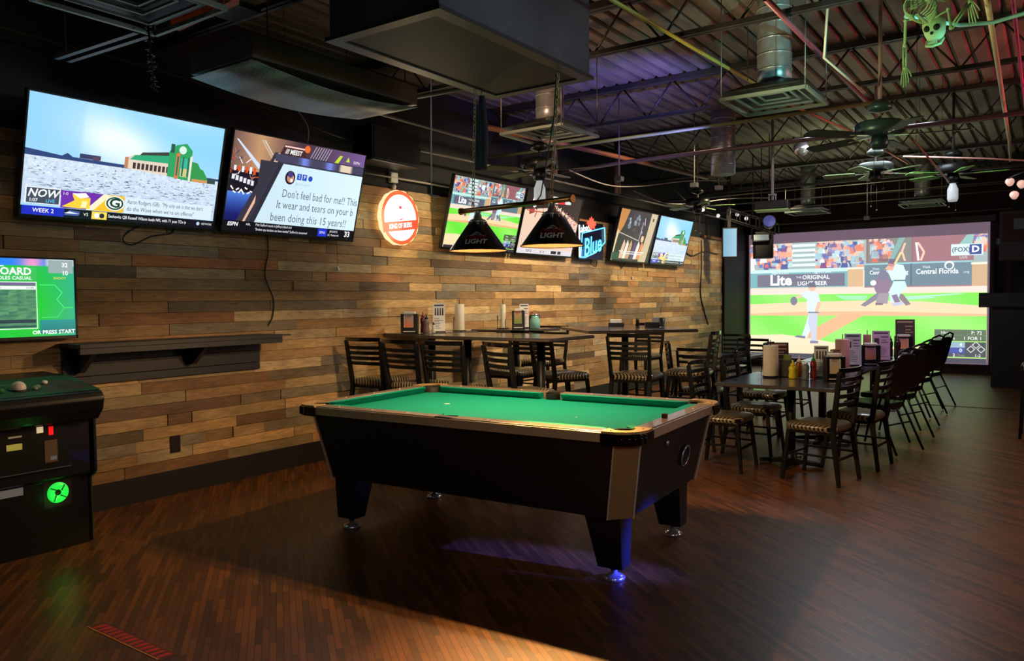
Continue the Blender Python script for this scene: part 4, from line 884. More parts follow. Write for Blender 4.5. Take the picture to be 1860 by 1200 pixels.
def stack_chair(name, label, group):
    """metal tube chair with tall padded back; faces +Y"""
    t = thing(name, label, 'chair', (0, 0, 0), 0, group); zs = 0.46; b = MB()
    P = rr(0.215, 0.21, 0.07); b.frust(ring(P, zs-0.05), ring(P, zs)); b.build('seat', mat('black_vinyl', rgb(18, 18, 20), 0.3, coat=0.3), t, bevel=0.015, seg=3)
    b = MB(); T = Matrix.Translation((0, -0.27, zs+0.27)) @ Matrix.Rotation(R_(14), 4, 'X')
    q = [(0.2*math.copysign(abs(math.cos(a))**0.55, math.cos(a)), 0.205*math.copysign(abs(math.sin(a))**0.6, math.sin(a))) for a in [2*PI*k/28 for k in range(28)]]
    b = MB(T); b.frust([(x, 0.018, y) for x, y in q], [(x, -0.018, y) for x, y in q]); b.build('backrest', MATS['black_vinyl'], t, bevel=0.012, seg=3)
    b = MB(); 
    for sx in (-1, 1):
        b.tube([(sx*0.215, -0.17, zs-0.03), (sx*0.215, -0.23, zs+0.2), (sx*0.205, -0.31, zs+0.42), (sx*0.15, -0.345, zs+0.5), (0, -0.355, zs+0.525)], 0.011, 8)
    b.build('back_frame', M_BLACK, t)
    for sx in (-1, 1):
        b = MB(); b.tube([(sx*0.2, 0.12, zs-0.04), (sx*0.225, 0.22, 0.01)], 0.0115, 8); b.build('leg', M_BLACK, t)
        b = MB(); b.tube([(sx*0.215, -0.17, zs-0.03), (sx*0.235, -0.36, 0.01)], 0.0115, 8); b.build('leg', M_BLACK, t)
    b = MB(); b.tube([(-0.2, 0.12, zs-0.06), (0.2, 0.12, zs-0.06)], 0.01, 8); b.tube([(-0.21, -0.15, zs-0.06), (0.21, -0.15, zs-0.06)], 0.01, 8)
    b.bar((-0.22, -0.25, 0.27), (0.22, -0.25, 0.27), 0.012); b.build('stretcher', M_BLACK, t)
    return t
B0 = stack_chair('stacking_chair', '', GB)
for i, (x, y, a, lb) in enumerate([
 (-1.42, 8.08, 70, 'nearest slanting padded metal chair, beside the two ladder back chairs'),
 (-1.42, 8.86, 70, 'second slanting padded metal chair from the viewer on the right of the long table'),
 (-1.45, 9.65, 74, 'third slanting padded metal chair from the viewer on the right of the long table'),
 (-1.48, 10.70, 74, 'tall backed padded metal chair second from the screen end of the long table'),
 (-1.46, 11.55, 78, 'farthest slanting padded metal chair at the screen end of the long table')]):
    if i == 0: o = B0; o.location = (x, y, 0); o.rotation_euler = (0, 0, R_(a)); o['label'] = lb
    else: copy_tree(B0, (x, y, 0), R_(a), lb)

# ------------------------------------------------------------------ tables
M_TOP = mat('grey_table_laminate', rgb(44, 48, 56), 0.2, noise=0.18, nscale=26, coat=0.3)
def table(name, label, x, y, w_, d_, h, rz=0, group=None, cat='table', legs=1):
    t = thing(name, label, cat, (x, y, 0), rz, group)
    MB().box((-w_/2, -d_/2, h-0.032), (w_/2, d_/2, h-0.002)).build('tabletop', M_TOP, t, bevel=0.006)
    MB().box((-w_/2-0.002, -d_/2-0.002, h-0.028), (w_/2+0.002, d_/2+0.002, h-0.008)).build('edge_band', mat('table_edge_band', rgb(70, 62, 58), 0.35), t)
    for xo in ([0] if legs == 1 else [-w_*0.28, w_*0.28]):
        b = MB(); b.tube([(xo, 0, 0.04), (xo, 0, h-0.04)], 0.038, 16); cc = b.build('column', M_BLACK, t)
        b = MB()
        for (dx, dy) in ((0.27, 0), (-0.27, 0), (0, 0.27), (0, -0.27)):
            b.bar((xo, 0, 0.045), (xo+dx, dy, 0.018), 0.07, 0.05, w2=0.045, h2=0.03)
        b.lathe([(0.06, 0.0), (0.05, 0.08), (0.036, 0.1)], 16, (xo, 0, 0.01)); b.build('base', M_BLACK, t, bevel=0.004)
        MB().box((xo-0.16, -0.16, h-0.05), (xo+0.16, 0.16, h-0.032)).build('mounting_plate', M_BLACK, t)
    return t
table('high_table', 'high table against the plank wall holding a napkin holder and towel roll', -5.235, 6.02, 0.55, 0.84, 1.15)
table('high_table', 'long front high table in front of the plank wall with shiny top', -4.12, 5.72, 1.5, 0.72, 1.15, R_(-1.5), legs=2)
table('high_table', 'high table by the wall holding a teal jar and condiments', -4.92, 7.08, 0.74, 0.68, 1.15, R_(2))
table('high_table', 'high table with purple lit edge and two small items', -3.86, 7.65, 1.15, 1.3, 1.15, R_(44), legs=1)
GT = 'low tables pushed together in a row toward the screen'
table('dining_table', 'nearest low table with towel roll and yellow mustard bottle', -1.88, 6.92, 0.96, 1.13, 0.75, 0, GT)
table('dining_table', 'second low table in the row, with tall folded menu card', -1.92, 8.2, 0.86, 1.3, 0.75, 0, GT)
table('dining_table', 'third low table in the row, with pink card and dark bottles', -1.93, 9.56, 0.86, 1.3, 0.75, 0, GT)
table('dining_table', 'last low table in the row, closest to the screen', -1.93, 10.92, 0.86, 1.3, 0.75, 0, GT)
table('dining_table', 'small low table standing apart between the high tables and the screen', -3.35, 9.3, 0.75, 0.75, 0.76, R_(0))

# ------------------------------------------------------------------ things on the tables
def towel_roll(label, x, y, z, h=0.28, r=0.062, col=None):
    t = thing('paper_towel_holder', label, 'paper towel holder', (x, y, z))
    b = MB(); b.tube([(0.07*math.cos(a), 0.07*math.sin(a), 0.006) for a in [2*PI*k/20 for k in range(20)]], 0.004, 6, closed=True); b.tube([(-0.07, 0, 0.006), (0.07, 0, 0.006)], 0.003, 6)
    b.tube([(0, 0, 0.006), (0, 0, h+0.05)], 0.004, 8); b.tube([(-0.07-r*0.2, 0, 0.006), (-0.078, 0, 0.14), (-0.07, 0, 0.15), (-0.066, 0, 0.1)], 0.003, 6); b.build('wire_stand', M_BLACK, t)
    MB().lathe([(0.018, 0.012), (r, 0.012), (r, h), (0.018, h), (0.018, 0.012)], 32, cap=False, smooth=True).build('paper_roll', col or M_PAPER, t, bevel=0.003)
    return t
def napkin_box(label, x, y, z, rz=0, w_=0.15, h=0.19, card=((232, 150, 110), (190, 150, 190))):
    t = thing('napkin_dispenser', label, 'napkin dispenser', (x, y, z), rz)
    MB().box((-w_/2, -0.06, 0), (w_/2, 0.06, h)).build('housing', M_BLKPL, t, bevel=0.008)
    MB().box((-w_/2+0.03, -0.055, h), (w_/2-0.03, 0.055, h+0.02)).build('napkins', M_WHITE, t, bevel=0.004)
    c = Canvas(1, 1.6, w_*0.56, h*0.72, Matrix.Translation((-0.005, -0.0625, h*0.66)) @ Matrix.Rotation(R_(-3), 4, 'X'))
    c.mb.box((-w_*0.28, 0.0002, -h*0.36), (w_*0.28, 0.0015, h*0.36), col=(0.8, 0.8, 0.8, 1))
    c.grid(0.02, 0.02, 0.98, 1.58, 1, 8, lambda u, v: mixc(card[0], card[1], v/1.6)); c.text('SPECIALS', 0.5, 1.4, 0.2, (60, 50, 60)) if False else None
    c.rect(0.15, 1.25, 0.85, 1.32, (70, 60, 70)); c.rect(0.15, 1.1, 0.7, 1.15, (90, 80, 90)); c.mb.build('advert_card', M_TINT, t, attr='scr2')
    MB().box((-w_*0.35, -0.0615, 0.012), (w_*0.35, -0.06, 0.02)).build('label_strip', M_WHITE, t)
    return t
def bottle(kind, label, x, y, z, body, cap, h=0.17, r=0.028, cone=0.05, group=None):
    t = thing(kind, label, 'bottle', (x, y, z), 0, group)
    hb = h-cone
    MB().lathe([(r*0.9, 0), (r, 0.006), (r, hb*0.35), (r*0.86, hb*0.5), (r, hb*0.66), (r, hb*0.86), (r*0.62, hb)], 20).build('bottle_body', mat('sauce_%d_%d_%d' % body, rgb(*body), 0.3), t)
    MB().lathe([(r*0.64, hb-0.002), (r*0.64, hb+0.012), (r*0.3, hb+0.02), (r*0.12, h)], 16).build('cap', mat('cap_%d_%d_%d' % cap, rgb(*cap), 0.35), t)
    return t
def menu_card(label, x, y, z, rz, w_, h, base=(214, 222, 232), art=1, dark=False, tilt=-8):
    t = thing('menu_card', label, 'menu', (x, y, z), rz); T = Matrix.Rotation(R_(tilt), 4, 'X')
    c = Canvas(10, 20, w_, h, T @ Matrix.Translation((0, -0.0015, h/2+0.004)))
    c.mb.box((-w_/2, 0.0002, -h/2), (w_/2, 0.002, h/2), col=(0.5, 0.5, 0.5, 1))
    c.rect(0, 0, 10, 20, base); ink = (60, 60, 80) if not dark else (196, 150, 140); r = random.Random(int(x*100)+int(h*1000))
    c.rect(1, 18, 9, 19, ink)
    if art == 1:
        for k in range(4): c.poly([(1.4+k*2, 11.5), (2.8+k*2, 11.5), (2.6+k*2, 16.5), (1.7+k*2, 16.8)], [(70, 50, 80), (60, 44, 50), (84, 60, 90), (40, 44, 60)][k], k == 0)
    else: c.rect(1.2, 11, 4, 15, (70, 56, 66)); c.rect(5, 12, 9, 12.5, ink); c.rect(5, 13.5, 8, 14, ink); c.rect(5, 15.5, 9, 16.2, ink)
    for k in range(7): c.rect(1, 9-k*1.1, 5+r.random()*4, 9.4-k*1.1, mixc(base, ink, 0.6), k == 0)
    c.mb.build('card', M_TINT, t, attr='scr2')
    MB().box((-w_/2-0.005, -0.02, 0), (w_/2+0.005, 0.05, 0.012)).build('card_foot', M_BLKPL, t)
    return t
z = 0.75
towel_roll('fat white paper towel roll on the nearest low table', -2.09, 7.02, z, 0.285, 0.066)
bottle('mustard_bottle', 'yellow mustard squeeze bottle on the nearest low table', -1.885, 6.98, z, (224, 206, 40), (232, 214, 50), 0.165, 0.034)
bottle('sauce_bottle', 'brown round bottle with striped top behind the yellow mustard', -1.87, 7.13, z, (150, 84, 40), (226, 226, 220), 0.20, 0.03, 0.06)
bottle('pepper_shaker', 'clear shaker with flat white lid right of the yellow mustard', -1.78, 7.0, z, (112, 124, 122), (240, 240, 240), 0.15, 0.03, 0.02)
bottle('ketchup_bottle', 'red sauce bottle with green pointed cap on the nearest low table', -1.73, 7.06, z, (128, 34, 22), (30, 150, 60), 0.225, 0.027, 0.065)
tt = thing('condiment_caddy', 'black wire caddy of packets beside the fat towel roll', 'caddy', (-1.97, 7.12, z))
MB().box((-0.055, -0.045, 0), (0.055, 0.045, 0.15)).build('basket', M_BLKPL, tt, bevel=0.004)
MB().box((-0.03, -0.02, 0.1), (0.035, 0.0, 0.2)).build('packets', mat('green_packet', rgb(96, 120, 50), 0.6), tt)
menu_card('white menu card picturing bottles, behind the green capped ketchup', -1.69, 7.17, z, R_(14), 0.12, 0.28, (206, 218, 228), 1)
menu_card('thin upright menu edge just right of the bottle menu card', -1.56, 7.27, z, R_(60), 0.10, 0.25, (196, 150, 130), 0)
napkin_box('black napkin dispenser with pale card at the right of the nearest low table', -1.545, 7.0, z, R_(26), 0.16, 0.21, ((214, 190, 150), (176, 190, 190)))
menu_card('dark menu card standing behind the fat towel roll', -2.12, 7.35, z, R_(24), 0.2, 0.29, (56, 34, 40), 0, True)
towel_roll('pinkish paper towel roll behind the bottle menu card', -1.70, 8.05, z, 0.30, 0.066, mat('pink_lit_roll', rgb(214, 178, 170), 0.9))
t = thing('paper_cup', 'plain beige cup between the pinkish roll and the napkin dispenser', 'cup', (-1.69, 7.65, z)); MB().lathe([(0.045, 0), (0.055, 0.2), (0.052, 0.2), (0.043, 0.004)], 24, cap=False).build('cup_body', mat('beige_paper', rgb(196, 180, 150), 0.7), t)
menu_card('tall folded white menu card on the second low table', -1.70, 8.55, z, R_(18), 0.16, 0.33, (196, 208, 226), 0)
tt = thing('condiment_caddy', 'low wire caddy of green packets left of the tall folded menu card', 'caddy', (-1.86, 8.45, z))
MB().box((-0.06, -0.045, 0), (0.06, 0.045, 0.12)).build('basket', M_BLKPL, tt, bevel=0.004); MB().box((-0.04, -0.02, 0.1), (0.04, 0.02, 0.17)).build('packets', mat('pale_green_packet', rgb(150, 160, 110), 0.6), tt)
bottle('sauce_bottle', 'dark bottle standing behind the low caddy on the second low table', -1.83, 8.62, z, (40, 26, 24), (46, 30, 28), 0.24, 0.028)
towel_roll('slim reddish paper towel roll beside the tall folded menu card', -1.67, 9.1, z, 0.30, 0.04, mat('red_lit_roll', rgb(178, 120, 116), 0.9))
napkin_box('black napkin dispenser with orange card on the second low table', -1.565, 8.72, z, R_(14), 0.18, 0.21)
menu_card('pink and purple menu card standing behind the orange card dispenser', -1.57, 9.35, z, R_(16), 0.18, 0.33, (206, 160, 204), 0)
bottle('sauce_bottle', 'slim dark bottle, left of the pair behind the pink menu card', -1.58, 10.0, z, (30, 20, 24), (36, 26, 28), 0.25, 0.026)
bottle('sauce_bottle', 'stout dark bottle, right of the pair behind the pink menu card', -1.50, 9.95, z, (48, 26, 34), (40, 26, 30), 0.25, 0.036)
napkin_box('farthest black napkin dispenser with framed picture, on the low tables', -1.53, 10.6, z, R_(14), 0.2, 0.22, ((236, 150, 110), (196, 120, 130)))
menu_card('dark framed card above the farthest napkin dispenser', -1.53, 10.75, z, R_(14), 0.22, 0.42, (76, 44, 50), 0, True)
z = 1.15
napkin_box('black napkin dispenser with flag coloured card on the high table at the plank wall', -5.26, 5.72, z, R_(35), 0.17, 0.19, ((236, 130, 100), (180, 190, 214)))
bottle('sauce_bottle', 'dark red sauce bottle between napkin dispenser and menu on the high wall table', -5.14, 5.78, z, (90, 24, 22), (100, 30, 26), 0.21, 0.026)
bottle('ketchup_bottle', 'grey labelled bottle with curved spout on the high wall table', -5.06, 5.74, z, (110, 90, 96), (30, 30, 34), 0.19, 0.03)
bottle('salt_shaker', 'short white shaker beside the towel roll on the high wall table', -5.02, 5.80, z, (196, 200, 200), (60, 60, 64), 0.11, 0.018, 0.03)
menu_card('white menu card with dark bottles printed on the high wall table', -5.06, 5.93, z, R_(38), 0.12, 0.29, (232, 234, 240), 1)
towel_roll('slim white paper towel roll on the high wall table', -5.03, 6.22, z, 0.28, 0.05)
towel_roll('thin white towel roll seen at the left of the teal jar', -4.98, 6.92, z, 0.27, 0.03)
napkin_box('black napkin dispenser left of the teal jar', -4.83, 7.00, z, R_(35), 0.14, 0.2, ((110, 150, 60), (236, 150, 130)))
menu_card('small white card standing behind the dispenser by the teal jar', -4.86, 7.16, z, R_(36), 0.1, 0.27, (226, 220, 222), 0)
bottle('sauce_bottle', 'dark bottle with orange cap left of the teal jar', -4.745, 7.12, z, (60, 24, 22), (206, 90, 40), 0.2, 0.022)
t = thing('glass_jar', 'teal glass jar with wire handle on the high table by the wall', 'jar', (-4.65, 7.06, z))
MB().lathe([(0.045, 0), (0.056, 0.01), (0.056, 0.1), (0.04, 0.125), (0.04, 0.145)], 24).build('jar_body', mat('teal_glass', rgb(130, 190, 184), 0.15, coat=0.5), t)
MB().lathe([(0.043, 0.145), (0.043, 0.16), (0.001, 0.162)], 20).build('lid', M_CHROME, t)
MB().tube([(-0.058, 0, 0.12), (-0.05, 0, 0.18), (0, 0, 0.2), (0.05, 0, 0.18), (0.058, 0, 0.12)], 0.003, 6).build('handle', M_BLACK, t)
t = thing('napkin_tray', 'small black tray of white napkins at the left of the purple lit high table', 'tray', (-4.2, 8.1, z), R_(30)); MB().box((-0.09, -0.06, 0), (0.09, 0.06, 0.04)).build('tray_body', M_BLKPL, t, bevel=0.004); MB().box((-0.07, -0.05, 0.03), (0.06, 0.05, 0.075)).build('napkins', M_WHITE, t, bevel=0.004)
t = thing('salt_shaker', 'small dark shaker in the middle of the purple lit high table', 'shaker', (-3.95, 8.15, z)); MB().lathe([(0.022, 0), (0.02, 0.07), (0.012, 0.09)], 16).build('shaker_body', M_BLKPL, t)
t = thing('napkin_tray', 'low holder of white cards at the right of the purple lit high table', 'tray', (-3.72, 8.05, z), R_(30)); MB().box((-0.08, -0.05, 0), (0.08, 0.05, 0.05)).build('tray_body', M_BLKPL, t, bevel=0.004); MB().box((0.0, -0.045, 0.03), (0.07, 0.04, 0.105)).build('cards', M_WHITE, t, bevel=0.002)
t = thing('glass_tumbler', 'clear tumbler beside the white cards on the purple lit high table', 'glass', (-3.58, 8.0, z)); MB().lathe([(0.03, 0), (0.036, 0.1), (0.034, 0.1), (0.028, 0.005), (0.001, 0.005)], 20, cap=False).build('glass_body', mat('clear_glass', rgb(180, 180, 180), 0.1, trans=0.9), t)
# ------------------------------------------------------------------ signs on the plank wall
t = thing('backlit_sign', 'round glowing white and red beer sign on the plank wall', 'sign', (X_L+0.10, 5.80, 2.31), PI/2)
def circ(r, n=40, wob=0.0): return [((r+wob*math.cos(14*a))*math.cos(a), (r+wob*math.cos(14*a))*math.sin(a)) for a in [2*PI*k/n for k in range(n)]]
b = MB(); b.prism([(x, y) for x, y in circ(0.275, 84, 0.004)][::-1], 0.0, 0.05, 'y'); b.build('sign_box', mat('cream_edge', rgb(240, 220, 180), 0.4, emit=(1, 0.75, 0.4, 1), es=1.2), t)
b = MB(); b.box((-0.05, 0.05, -0.05), (0.05, 0.085, 0.05)); b.build('wall_mount', M_BLKPL, t)
c = Canvas(2, 2, 0.56, 0.56, Matrix.Translation((0, -0.001, 0)))
M_SIGN = mat('backlit_face', attr='scr', es=1.9, rough=0.3)
c.disc(1, 1, 0.97, (242, 74, 30), n=48); c.disc(1, 1, 0.83, (252, 250, 246), n=48)
c.poly([(0.12, 0.42), (1.9, 0.66), (1.94, 1.0), (0.06, 0.76)], (242, 62, 26)); c.text('KING OF BEERS', 1.0, 0.71, 0.24, (252, 246, 240), shear=0.15, bold=0.03, sx=0.72, rot=0.135)
c.text('Budweiser', 1.0, 1.12, 0.24, (246, 226, 224), shear=0.2, sx=0.98, rot=0.1)
c.disc(1.0, 1.38, 0.07, (214, 40, 50)); c.rect(0.98, 1.4, 1.02, 1.62, (236, 180, 180)); c.poly([(0.92, 0.93), (1.14, 1.0), (1.1, 0.94), (0.98, 0.9)], (200, 40, 60))
c.mb.build('sign_face', M_SIGN, t, attr='scr')
light('sign_halo_light', 'POINT', (X_L+0.34, 5.84, 2.26), 11, (1.0, 0.85, 0.5), size=0.2)

t = thing('neon_sign', 'blue neon beer sign with a red maple leaf on the plank wall', 'neon sign', (X_L+0.14, 9.66, 2.05), PI/2)
M_NB = mat('blue_neon', rgb(60, 170, 255), 0.3, emit=(0.08, 0.5, 1.0, 1), es=3.2); M_NR = mat('red_neon', rgb(255, 60, 40), 0.3, emit=(1.0, 0.07, 0.04, 1), es=2.2); M_NW = mat('white_neon', rgb(255, 255, 255), 0.3, emit=(0.7, 0.95, 1.0, 1), es=2.2)
b = MB(); b.text('Blue', 0.36, lambda x, y: (x+0.03, -0.012-0.0*y, y+0.17+x*0.22), bold=0.01, shear=0.12, sx=0.82); b.build('letters', M_NB, t)
def outline(pts, r, name, m_):
    MB().tube([(x, -0.02, y) for x, y in pts], r, 6, closed=True).build(name, m_, t)
outline([(-0.37, 0.0), (-0.33, 0.0), (-0.28, 0.33), (0.37, 0.45), (0.38, 0.24), (0.1, 0.08), (-0.2, 0.0)], 0.008, 'border_tube', M_NB)
MB().tube([(-0.36, -0.02, 0.0), (-0.36, -0.02, 0.44)], 0.012, 6).build('white_tube', M_NW, t)
leaf = [(0.0, 0.0), (0.02, 0.08), (0.12, 0.05), (0.1, 0.1), (0.17, 0.17), (0.13, 0.18), (0.13, 0.23), (0.07, 0.19), (0.07, 0.29), (0.03, 0.26), (0.0, 0.33), (-0.03, 0.26), (-0.07, 0.29), (-0.07, 0.19), (-0.13, 0.23), (-0.13, 0.18), (-0.17, 0.17), (-0.1, 0.1), (-0.12, 0.05), (-0.02, 0.08)]
b = MB(); b.prism([(x+0.0, y+0.43) for x, y in [(p[0]*0.8, p[1]*0.62-0.05) for p in leaf]][::-1], -0.014, -0.008, 'y'); b.build('maple_leaf', M_NR, t)
MB().text('Labatt', 0.14, lambda x, y: (x-0.2, -0.012, y+0.40+x*0.15), bold=0.01).build('small_letters', M_NW, t)
b = MB(); b.box((-0.34, 0.0, -0.02), (0.36, 0.008, 0.5)); b.build('backing_panel', mat('dark_acrylic', rgb(20, 22, 40), 0.2), t)
b = MB(); b.box((-0.1, 0.01, 0.1), (0.1, 0.12, 0.25)); b.build('transformer', M_BLKPL, t)
b = MB(); b.tube([(0.1, 0.05, 0.1), (0.14, 0.08, -0.08), (0.3, 0.09, -0.12), (0.34, 0.09, -0.02)], 0.005, 6); b.build('cord', M_BLKPL, t)
light('neon_glow', 'POINT', (X_L+0.35, 9.7, 2.1), 2.2, (0.2, 0.4, 1.0), size=0.1)

# loudspeaker on the wall, conduit and lamp holder
t = thing('loudspeaker', 'black box loudspeaker above the round glowing sign', 'speaker', (-5.3, 5.49, 2.78), PI/2)
MB().box((-0.33, -0.12, 0), (0.33, 0.14, 0.33)).build('cabinet', M_BLKPL, t, bevel=0.01)
MB().box((-0.31, -0.128, 0.02), (0.31, -0.12, 0.31)).build('grille', MATS['speaker_mesh'], t)
MB().box((-0.1, 0.14, 0.1), (0.1, 0.22, 0.25)).build('wall_bracket', M_BLKPL, t)
M_COND = mat('pale_conduit', rgb(150, 140, 134), 0.5)
t = thing('conduit', 'pale conduit running under the loudspeaker to a junction box', 'conduit', (0, 0, 0))
MB().tube([(X_L+0.03, 5.3, 2.72), (X_L+0.03, 8.4, 2.72)], 0.011).build('pipe', M_COND, t)
MB().box((X_L+0.0, 5.74, 2.67), (X_L+0.04, 5.84, 2.77)).build('junction_box', mat('white_plastic', rgb(190, 190, 186), 0.5), t, bevel=0.004)
MB().lathe([(0.014, 0.0), (0.024, 0.03), (0.012, 0.05)], 12, (X_L+0.03, 5.79, 2.60)).build('lamp_stub', MATS['white_plastic'], t)
t = thing('drop_rod', 'thin white rod hanging from the ceiling beside the round sign', 'rod', (-4.0, 4.62, 0))
MB().tube([(0, 0, 2.30), (-0.0, 0.02, 3.74)], 0.0055, 8).build('rod', mat('white_rod', rgb(190, 190, 186), 0.5), t)
MB().tube([(-0.03, -0.02, 2.31), (0.0, 0.0, 2.29), (0.05, 0.03, 2.28)], 0.009, 6).build('hook', M_COND, t)

# shelf, outlets, cables
t = thing('wall_shelf', 'black painted wall shelf with brackets above the arcade cabinet', 'shelf', (X_L, 3.33, 0.86), PI/2)
M_SHF = mat('black_blue_paint', rgb(34, 36, 44), 0.5, noise=0.2, nscale=10)
b = MB(); b.box((-0.78, -0.035, 0.05), (0.79, -0.012, 0.105)); b.box((-0.80, -0.035, 0.109), (0.79, -0.012, 0.205)); b.box((-0.80, -0.035, 0.209), (0.79, -0.012, 0.31)); b.build('back_board', M_SHF, t, bevel=0.002)
MB().box((-0.81, -0.30, 0.315), (0.82, -0.012, 0.345)).build('shelf_board', M_SHF, t, bevel=0.003)
MB().box((-0.81, -0.30, 0.275), (0.82, -0.275, 0.315)).build('front_lip', M_SHF, t, bevel=0.002)
for x in (-0.72, 0.12):
    MB().prism([(-0.035, 0.31), (-0.27, 0.31), (-0.27, 0.27), (-0.10, 0.14), (-0.035, 0.14)], x, x+0.035, 'x').build('bracket', M_SHF, t)
MB().box((0.82, -0.18, 0.325), (1.0, -0.02, 0.335)).build('shelf_end', M_SHF, t)
for (y, z, lb, nm) in [(3.345, 0.39, 'dark wall outlet low on the planks right of the arcade cabinet', 'wall_outlet')]:
    o = MB().box((X_L+0.012, y-0.04, z-0.065), (X_L+0.02, y+0.04, z+0.065)).build('wall_outlet', mat('brown_plastic', rgb(40, 26, 26), 0.4), bevel=0.003); tag(o, lb, 'outlet')
M_CORD = mat('black_cord', rgb(14, 14, 15), 0.5)
def cord(name, label, pts, r=0.006, m_=None, cat='cable', n=6):
    P = [Vector(p) for p in pts]; out = []
    for i in range(len(P)-1):
        p0, p1, p2, p3 = P[max(i-1, 0)], P[i], P[i+1], P[min(i+2, len(P)-1)]
        for k in range(n):
            u = k/n; out.append(0.5*((2*p1)+(p2-p0)*u+(2*p0-5*p1+4*p2-p3)*u*u+(3*p1-p0-3*p2+p3)*u**3))
    out.append(P[-1])
    return tag(MB().tube(out, r, 6).build(name, m_ or M_CORD), label, cat)
XW = X_L+0.022
cord('power_cable', 'long black cord hanging down the planks from the second television', [(XW, 4.23, 2.1), (XW, 4.24, 1.9), (XW, 4.2, 1.7), (XW, 4.28, 1.5), (XW, 4.27, 1.35), (XW, 4.22, 1.27)])
cord('power_cable', 'looped black cord below the leftmost television', [(XW, 3.15, 2.06), (XW, 3.02, 1.99), (XW, 2.98, 1.93), (XW, 3.05, 1.90), (XW, 3.2, 1.97), (XW, 3.35, 2.0), (XW, 3.38, 2.05)], 0.005)
cord('power_cable', 'short cord looping under the dark arena television', [(XW, 10.7, 2.06), (XW, 10.85, 1.95), (XW, 10.95, 2.05)], 0.007)
cord('hanging_cable', 'thin black cable and plug hanging at the far end of the plank wall', [(XW+0.035, 14.05, 2.55), (XW+0.035, 14.05, 2.0), (XW, 14.1, 1.55), (XW, 14.3, 1.2), (XW, 14.5, 0.95)], 0.012)
cord('power_cable', 'tangled cable at the far top edge of the plank wall', [(XW, 13.3, 2.32), (XW, 13.7, 2.25), (XW, 14.3, 2.35), (XW, 15.0, 2.33)], 0.010)
for (y, z, lb) in [(5.02, 1.78, 'small white tag hanging from a thread under the second television'), (11.2, 1.80, 'tiny white tag on the planks under the arena television')]:
    t = thing('wall_tag', lb, 'tag', (XW, y, z)); MB(Matrix.Rotation(R_(20), 4, 'X')).box((0, -0.012, -0.02), (0.012, 0.012, 0.02)).build('tag_body', M_WHITE, t); MB().tube([(0.004, 0, 0.02), (0.0, -0.01, 0.26)], 0.0015, 5).build('thread', M_CORD, t)
cord('ceiling_cable', 'grey flexible cable drooping behind the second television', [(-5.3, 4.1, 3.3), (-5.28, 4.25, 3.2), (-5.3, 4.5, 3.0), (-5.35, 4.55, 2.85)], 0.006, M_COND)
cord('ceiling_cable', 'black cables strung across the dark wall above the left televisions', [(-5.4, 1.2, 3.25), (-5.35, 2.2, 3.18), (-5.35, 3.4, 3.15), (-5.35, 4.6, 3.0), (-5.4, 5.3, 2.95)], 0.01, M_STEELP)

# arcade cabinet
AC = thing('arcade_cabinet', 'black golf arcade cabinet with lit green badge at the left wall', 'arcade machine', (-5.0, 2.02, 0), PI/2)
M_AB = mat('arcade_black', rgb(13, 14, 16), 0.35, coat=0.15)
HW = 0.36
b = MB(); b.prism([(-0.12, 0.0), (0.42, 0.0), (0.42, 0.90), (-0.16, 0.90), (-0.16, 0.44), (-0.12, 0.42)], -HW+0.01, HW-0.01, 'x'); b.build('body', M_AB, AC, bevel=0.006)
b = MB(); q = [(-0.30, 0.84), (-0.315, 0.905), (-0.29, 0.95), (0.15, 1.02), (0.45, 1.035), (0.45, 0.905), (-0.15, 0.865), (-0.17, 0.765), (-0.24, 0.775)]
b.prism(q, -HW-0.03, HW+0.012, 'x'); b.build('control_deck', M_AB, AC, bevel=0.014, seg=3)
sl = math.atan2(0.07, 0.44)
T = Matrix.Translation((0, -0.27, 0.9555)) @ Matrix.Rotation(sl, 4, 'X')
c = Canvas(16, 9, 0.74, 0.42, T @ Matrix.Translation((0, 0.21, 0.0)) @ Matrix.Rotation(R_(-90), 4, 'X'), step=0.0001)
c.grid(0, 0, 16, 9, 16, 9, lambda x, y: mixc((10, 44, 26), (18, 86, 44), 0.5+0.5*math.sin(x*0.9)*math.cos(y)))
c.poly([(10, 1), (15.5, 1.5), (15, 6), (11.5, 7)], (60, 34, 34)); c.poly([(11.8, 2), (13.4, 2.2), (13.2, 4.8), (12, 5)], (36, 20, 40)); c.poly([(1, 6), (5, 7), (8, 6.2), (5, 5.4)], (60, 120, 60))
c.mb.build('deck_graphics', M_TINT, AC, attr='scr2')
MB().ball(tuple(T @ Vector((-0.02, 0.16, 0.01))), 0.04).build('trackball', mat('white_gloss', rgb(226, 214, 206), 0.15, coat=0.5), AC)
MB(T).lathe([(0.055, 0.001), (0.055, 0.006), (0.043, 0.008)], 24, (-0.02, 0.16, 0), cap=False).build('trackball_ring', M_BLKPL, AC)
for i, (x, y, col) in enumerate([(0.16, 0.25, (236, 232, 222)), (0.055, 0.13, (120, 130, 120)), (0.08, 0.16, (120, 130, 120)), (-0.12, 0.14, (60, 120, 70)), (-0.16, 0.13, (60, 120, 70)), (-0.2, 0.15, (60, 120, 70))]):
    MB(T).lathe([(0.017, 0.0), (0.017, 0.012), (0.010, 0.018), (0.001, 0.019)], 16, (x, y, 0.001)).build('button', mat('button_%d' % col[0], rgb(*col), 0.3), AC)
cd_ = MB(); cd_.box((-0.22, -0.178, 0.505), (0.22, -0.158, 0.83)); door = cd_.build('coin_door', mat('coin_door_metal', rgb(20, 21, 23), 0.4, 0.3), AC, bevel=0.003)
for zz in (0.827, 0.503): MB().box((-0.225, -0.184, zz), (0.225, -0.176, zz+0.005)).build('door_edge', mat('dull_steel', rgb(110, 112, 116), 0.4, 0.6), door)
